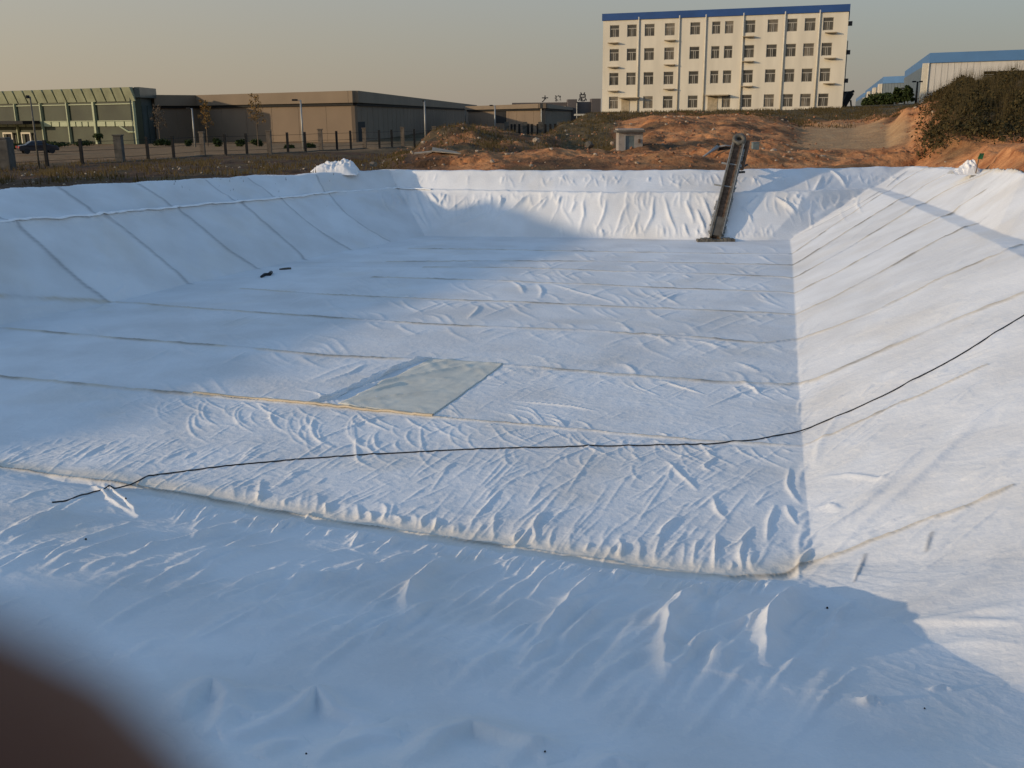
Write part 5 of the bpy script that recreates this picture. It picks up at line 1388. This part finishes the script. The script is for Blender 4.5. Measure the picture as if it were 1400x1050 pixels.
for x, y, Yw, w_, h_, lb in ((25, 205, 150, 40, 10, "dark hedge below the doors of the glazed hall"), (80, 200, 155, 50, 7, "low dark hedge below the first bays of the glazed hall"),
                       (115, 199, 155, 26, 7, "low dark bushes just left of the small round tree"), (222, 199, 160, 22, 9, "bush at the foot of the bare sapling"),
                       (300, 200, 150, 16, 12, "clipped bush at the foot of the left golden sapling"), (330, 199, 150, 14, 9, "dark clipped bush between the golden saplings"),
                       (352, 199, 148, 16, 9, "clipped bush at the foot of the right golden sapling"), (395, 205, 135, 14, 8, "bush left of the white lamp"),
                       (258, 199, 155, 10, 8, "bush beside the pale lamp"), (424, 204, 135, 14, 8, "bush right of the white lamp")):
    shrub(lb, x, y, Yw, w_, h_, M_['leafg'], 700, .16, "bushes along the factory walls")
for x, yb, yt, Yw, w_, lb in ((1226, 149, 124, 175, 14, "dark tree left of the lamps by the sheds"), (1240, 149, 121, 172, 12, "greener tree right behind the black lamps"),
                              (1202, 150, 138, 185, 26, "low dark tree row in front of the second shed"), (1186, 150, 140, 190, 16, "low dark trees at the far end of the sheds"),
                              (1215, 150, 134, 180, 20, "dark bushy tree before the second shed")):
    tree(lb, x, yb, yt, Yw, w_, M_['leafg'], 1300, .22, bare=.25, name="broad_tree")
shrub("dark round bush against the left end of the office wall", 840, 157.5, 136, 9, 5, M_['leafd'], 350, .10, "bushes at the foot of the office block")
shrub("small dark bush at the left corner of the office block", 825, 158, 137, 5, 4, M_['leafd'], 200, .10, "bushes at the foot of the office block")
shrub("low wide bush under the first door of the office block", 856, 158, 135, 14, 4, M_['leafd'], 300, .10, "bushes at the foot of the office block")
shrub("thin dry bush on the bank left of the office block", 820, 168, 116, 22, 12, M_['grassy'], 600, .09)
shrub("dry yellow bush at the end of the pale track", 1193, 186, 100, 10, 9, M_['grassy'], 500, .08)
shrub("dark green bush beside the pale posts above the track", 1186, 172, 118, 16, 22, M_['leafg'], 900, .14)
shrub("brownish bush on the bank between the track and the sheds", 1212, 163, 125, 26, 14, M_['grassy'], 900, .12)
# brush covering the right hill
mb = MB(); k = 0
while k < 46000:
    px = rng.uniform(1244, 1560); r = rng.uniform(60, 98); az = math.atan((px - 700) / 1400)
    dn = float(perlin(np.array(px * .035), np.array(r * .16))) + .5 * float(perlin(np.array(px * .09), np.array(r * .5)))
    edge_ = float(smooth(1244, 1290, np.array(px))) ; foot = float(smooth(64.5, 67, np.array(r + 4.0 * float(smooth(1290, 1380, np.array(px))))))
    if rng.random() > edge_ * foot * (.75 + dn * 1.3): k += 0.3; continue
    if 1378 < px < 1420 and 76 < r < 82 and rng.random() < .85: k += .3; continue
    x, y = r * math.sin(az), r * math.cos(az); z = gz(x, y); h = (.3 + .8 * max(0, dn + .35)) * rng.random() ** .6
    a = rng.normal(size=3); a /= np.linalg.norm(a); b2 = np.cross(a, rng.normal(size=3)); b2 /= np.linalg.norm(b2); s_ = rng.uniform(.06, .15); p = np.array([x, y, z + h])
    mb.add([p - a * s_, p + b2 * s_ * .5, p + a * s_, p - b2 * s_ * .5], [(0, 1, 2, 3)]); k += 1
tag(mb.build("brush", M_['leafd']), "dark scrub covering the hill at right", kind="stuff")
mb = MB(); k = 0
while k < 9000:
    px = rng.uniform(1244, 1500); r = rng.uniform(66, 96); az = math.atan((px - 700) / 1400)
    if rng.random() > float(smooth(1244, 1300, np.array(px))) * (.4 + float(perlin(np.array(px * .05), np.array(r * .3)))): k += .3; continue
    x, y = r * math.sin(az), r * math.cos(az); z = gz(x, y); h = rng.uniform(.4, 1.7); l = np.array([rng.normal() * .15, rng.normal() * .15, h]); p = np.array([x, y, z])
    mb.add([p + (-.012, 0, 0), p + (.012, 0, 0), p + l], [(0, 1, 2)]); k += 1
tag(mb.build("dry_stalks", M_['grassy']), "dry stalks standing over the scrub on the right hill", kind="stuff")
# dry grass on the terraces and behind the left rim
mb = MB(); k = 0
while k < 26000:
    if rng.random() < .62: px = rng.uniform(760, 1250); r = rng.uniform(98, 133)
    elif rng.random() < .5: px = rng.uniform(0, 560); r = rng.uniform(52, 96)
    else: px = rng.uniform(540, 840); r = rng.uniform(70, 100)
    az = math.atan((px - 700) / 1400)
    if rng.random() > .3 + 1.5 * float(perlin(np.array(px * .02 + 9), np.array(r * .11))): k += .3; continue
    x, y = r * math.sin(az), r * math.cos(az); z = gz(x, y); l = np.array([rng.normal() * .08, rng.normal() * .08, rng.uniform(.12, .42)]); p = np.array([x, y, z - .02])
    mb.add([p + (-.035, 0, 0), p + (.035, 0, 0), p + l], [(0, 1, 2)]); k += 1
tag(mb.build("dry_grass", M_['grassy']), "dry grass on the banks", kind="stuff")
# concrete posts
for lb, x, yb, yt, Yw, w_ in (("pale leaning post in front of the scrub at right", 1338.5, 199, 182, 63, 5), ("pinkish post at the end of the terrace below the sheds", 1176, 160, 147, 122, 5), ("thin grey post right of the pinkish one", 1189, 170, 148, 121, 2.5)):
    b_ = atd(x, yb, Yw); t_ = atd(x + (2 if x > 1300 else 0), yt, Yw); q = w_ / 2 * Yw / 1370; m_ = MB()
    m_.hexa([(b_[0] - q, Yw - q, b_[2] - .4), (b_[0] + q, Yw - q, b_[2] - .4), (b_[0] + q, Yw + q, b_[2] - .4), (b_[0] - q, Yw + q, b_[2] - .4), (t_[0] - q * .8, Yw - q, t_[2]), (t_[0] + q * .8, Yw - q, t_[2]), (t_[0] + q * .6, Yw + q, t_[2] + .05), (t_[0] - q * .8, Yw + q, t_[2] + .05)])
    tag(m_.build("concrete_post", M_['conc'], bevel=.02), lb, "post")
# raised tipper bed beside the office
Yw = 150; b_ = atd(1156, 150, Yw); root = empty("tipper_bed", tuple(b_), "dark raised tipper bed standing at the right side of the office block", "tipper")
q = [atd(x, y, Yw) for x, y in ((1148, 149), (1156, 148), (1168, 128), (1160, 124.5))]
m_ = MB(); m_.hexa([tuple(p) for p in q] + [tuple(p + (0, 2.2, 0)) for p in q]); fixn(m_.build("bed", M_['dark'], root, bevel=.05))
m_ = MB(); m_.tube([tuple(atd(1142, 127, Yw + 1)), tuple(atd(1163, 125.5, Yw + 1))], .12); m_.tube([tuple(atd(1164, 126, Yw + 1)), tuple(atd(1167.5, 124.5, Yw + 1))], .2); m_.build("cover_bar", M_['dark'], root)
m_ = MB(); m_.tube([tuple(atd(1164, 149, Yw)), tuple(atd(1163, 137, Yw))], .12); m_.box(b_[0] - 1.2, b_[0] + 1.6, Yw - .3, Yw + 2.5, b_[2] - .6, b_[2] + .35); m_.build("chassis", M_['dark'], root)

# ------------------------------------------------------------------ parked car by the glazed hall
Yc = 118; b_ = atd(53, 210, Yc); root = empty("parked_car", (b_[0], Yc, b_[2]), "dark parked car with a red tail lamp in front of the green glazed hall", "car", rz=0)
prof = [(-2.1, .35), (-2.15, .75), (-1.95, .95), (-1.35, 1.02), (-.75, 1.42), (.35, 1.45), (1.05, 1.02), (1.85, .88), (2.1, .62), (2.1, .32)]
ang = R(35)
def cp(x, y, z): return (b_[0] + x * math.cos(ang) - y * math.sin(ang), Yc + x * math.sin(ang) + y * math.cos(ang), b_[2] + z)
m_ = MB(); V_ = []
for sgn in (-1, 1):
    for x, z in prof: V_.append(cp(x, sgn * (.86 - (.16 if z > 1.1 else 0)), z))
n_ = len(prof); F_ = [tuple(range(n_)), tuple(range(2 * n_ - 1, n_ - 1, -1))] + [(i, (i + 1) % n_, n_ + (i + 1) % n_, n_ + i) for i in range(n_)]
m_.add(V_, F_); fixn(m_.build("body", M_['carp'], root, bevel=.06))
for sgn in (-1, 1):
    m_ = MB(); y_ = sgn * .80; m_.add([cp(-1.2, y_, 1.05), cp(.9, y_, 1.05), cp(.3, sgn * .715, 1.38), cp(-.7, sgn * .715, 1.38), cp(-1.2, y_ * .97, 1.05), cp(.9, y_ * .97, 1.05), cp(.3, sgn * .69, 1.38), cp(-.7, sgn * .69, 1.38)], [(0, 1, 2, 3), (4, 7, 6, 5), (0, 4, 5, 1), (1, 5, 6, 2), (2, 6, 7, 3), (3, 7, 4, 0)])
    fixn(m_.build("side_window", M_['glass'], root))
    m_ = MB(); m_.hexa([cp(-2.19, sgn * .5, .68), cp(-2.08, sgn * .5, .68), cp(-2.08, sgn * .88, .68), cp(-2.19, sgn * .88, .68), cp(-2.16, sgn * .5, .9), cp(-2.0, sgn * .5, .9), cp(-2.0, sgn * .88, .9), cp(-2.16, sgn * .88, .9)]); fixn(m_.build("tail_lamp", M_['redl'], root))
    for x in (-1.35, 1.3):
        m_ = MB(); m_.tube([cp(x, sgn * .70, .32), cp(x, sgn * .89, .32)], .32, 16); m_.build("wheel", M_['cable'], root)

# ------------------------------------------------------------------ the photographer's phone and hand; a fingertip strays over the lens
def cw(x, y, z):
    """a point given in the phone's own frame: right, up, out of its back"""
    return EYE + Rv * x + Uv * y + Fv * z
root = empty("phone", tuple(cw(0.02, -.03, -.006)), "black phone held up on the near bank to take the picture", "phone")
m_ = MB(); V_ = [cw(x, y, z) for z in (-.0095, -.0012) for x, y in ((-.020, -.060), (.125, -.060), (.125, .012), (-.020, .012))]
m_.hexa([tuple(v) for v in V_]); fixn(m_.build("shell", M_['phone'], root))
def skin_chain(verts, edges, radii, name, material, parent=None, rootv=0):
    me = bpy.data.meshes.new(name); me.from_pydata([tuple(v) for v in verts], edges, []); o = bpy.data.objects.new(name, me); COL.objects.link(o)
    sk = o.modifiers.new("skin", 'SKIN'); sk.use_smooth_shade = True
    ss = o.modifiers.new("sub", 'SUBSURF'); ss.levels = ss.render_levels = 2
    for i, r_ in enumerate(radii): me.skin_vertices[0].data[i].radius = (r_, r_)
    me.skin_vertices[0].data[rootv].use_root = True
    dg = bpy.context.evaluated_depsgraph_get(); dg.update()
    m2 = bpy.data.meshes.new_from_object(o.evaluated_get(dg)); bpy.data.objects.remove(o)
    m2.materials.clear(); m2.materials.append(material); q = bpy.data.objects.new(name, m2); COL.objects.link(q)
    if parent: m2.transform(Matrix.Translation(-parent.location)); q.parent = parent
    return q
# left hand comes from below-left: wrist, palm beside the phone, index finger stretched over the lens corner
hv = [(-.075, -.150, -.045), (-.062, -.115, -.030), (-.052, -.088, -.016), (-.045, -.070, -.006),      # 0 wrist .. 3 palm centre
      (-.040, -.052, .004), (-.029, -.033, .013), (-.0136, -.0136, .0150), (-.0060, -.0068, .0128),      # index 4..7
      (-.024, -.066, .006), (-.004, -.062, .014), (.016, -.057, .013), (.028, -.053, .008),               # middle 8..11
      (-.024, -.080, .002), (-.003, -.079, .011), (.014, -.074, .010), (.024, -.070, .005),               # ring 12..15
      (-.030, -.094, -.004), (-.012, -.094, .005), (.001, -.090, .005), (.009, -.086, .002),              # little 16..19
      (-.046, -.078, -.022), (-.032, -.062, -.028), (-.014, -.050, -.024), (-.002, -.044, -.019)]         # thumb 20..23
he = [(0, 1), (1, 2), (2, 3), (3, 4), (4, 5), (5, 6), (6, 7), (3, 8), (8, 9), (9, 10), (10, 11), (2, 12), (12, 13), (13, 14), (14, 15), (2, 16), (16, 17), (17, 18), (18, 19), (1, 20), (20, 21), (21, 22), (22, 23)]
hr = [.024, .026, .028, .024, .0115, .0114, .0116, .0112, .011, .0095, .0088, .007, .0105, .009, .0082, .0068, .0095, .0078, .007, .006, .014, .0115, .0105, .008]
root = empty("hand", tuple(cw(-.06, -.11, -.03)), "photographer's hand whose blurred fingertip darkens the bottom left corner of the photo", "hand")
skin_chain([cw(*v) for v in hv], he, hr, "skin", M_['skin'], root, 2)
av = [cw(-.070, -.140, -.040), cw(-.085, -.175, -.060), cw(-.13, -.29, -.13), cw(-.18, -.40, -.22)]
skin_chain(av, [(0, 1), (1, 2), (2, 3)], [.033, .037, .045, .05], "sleeve", M_['sleeve'], root, 1)
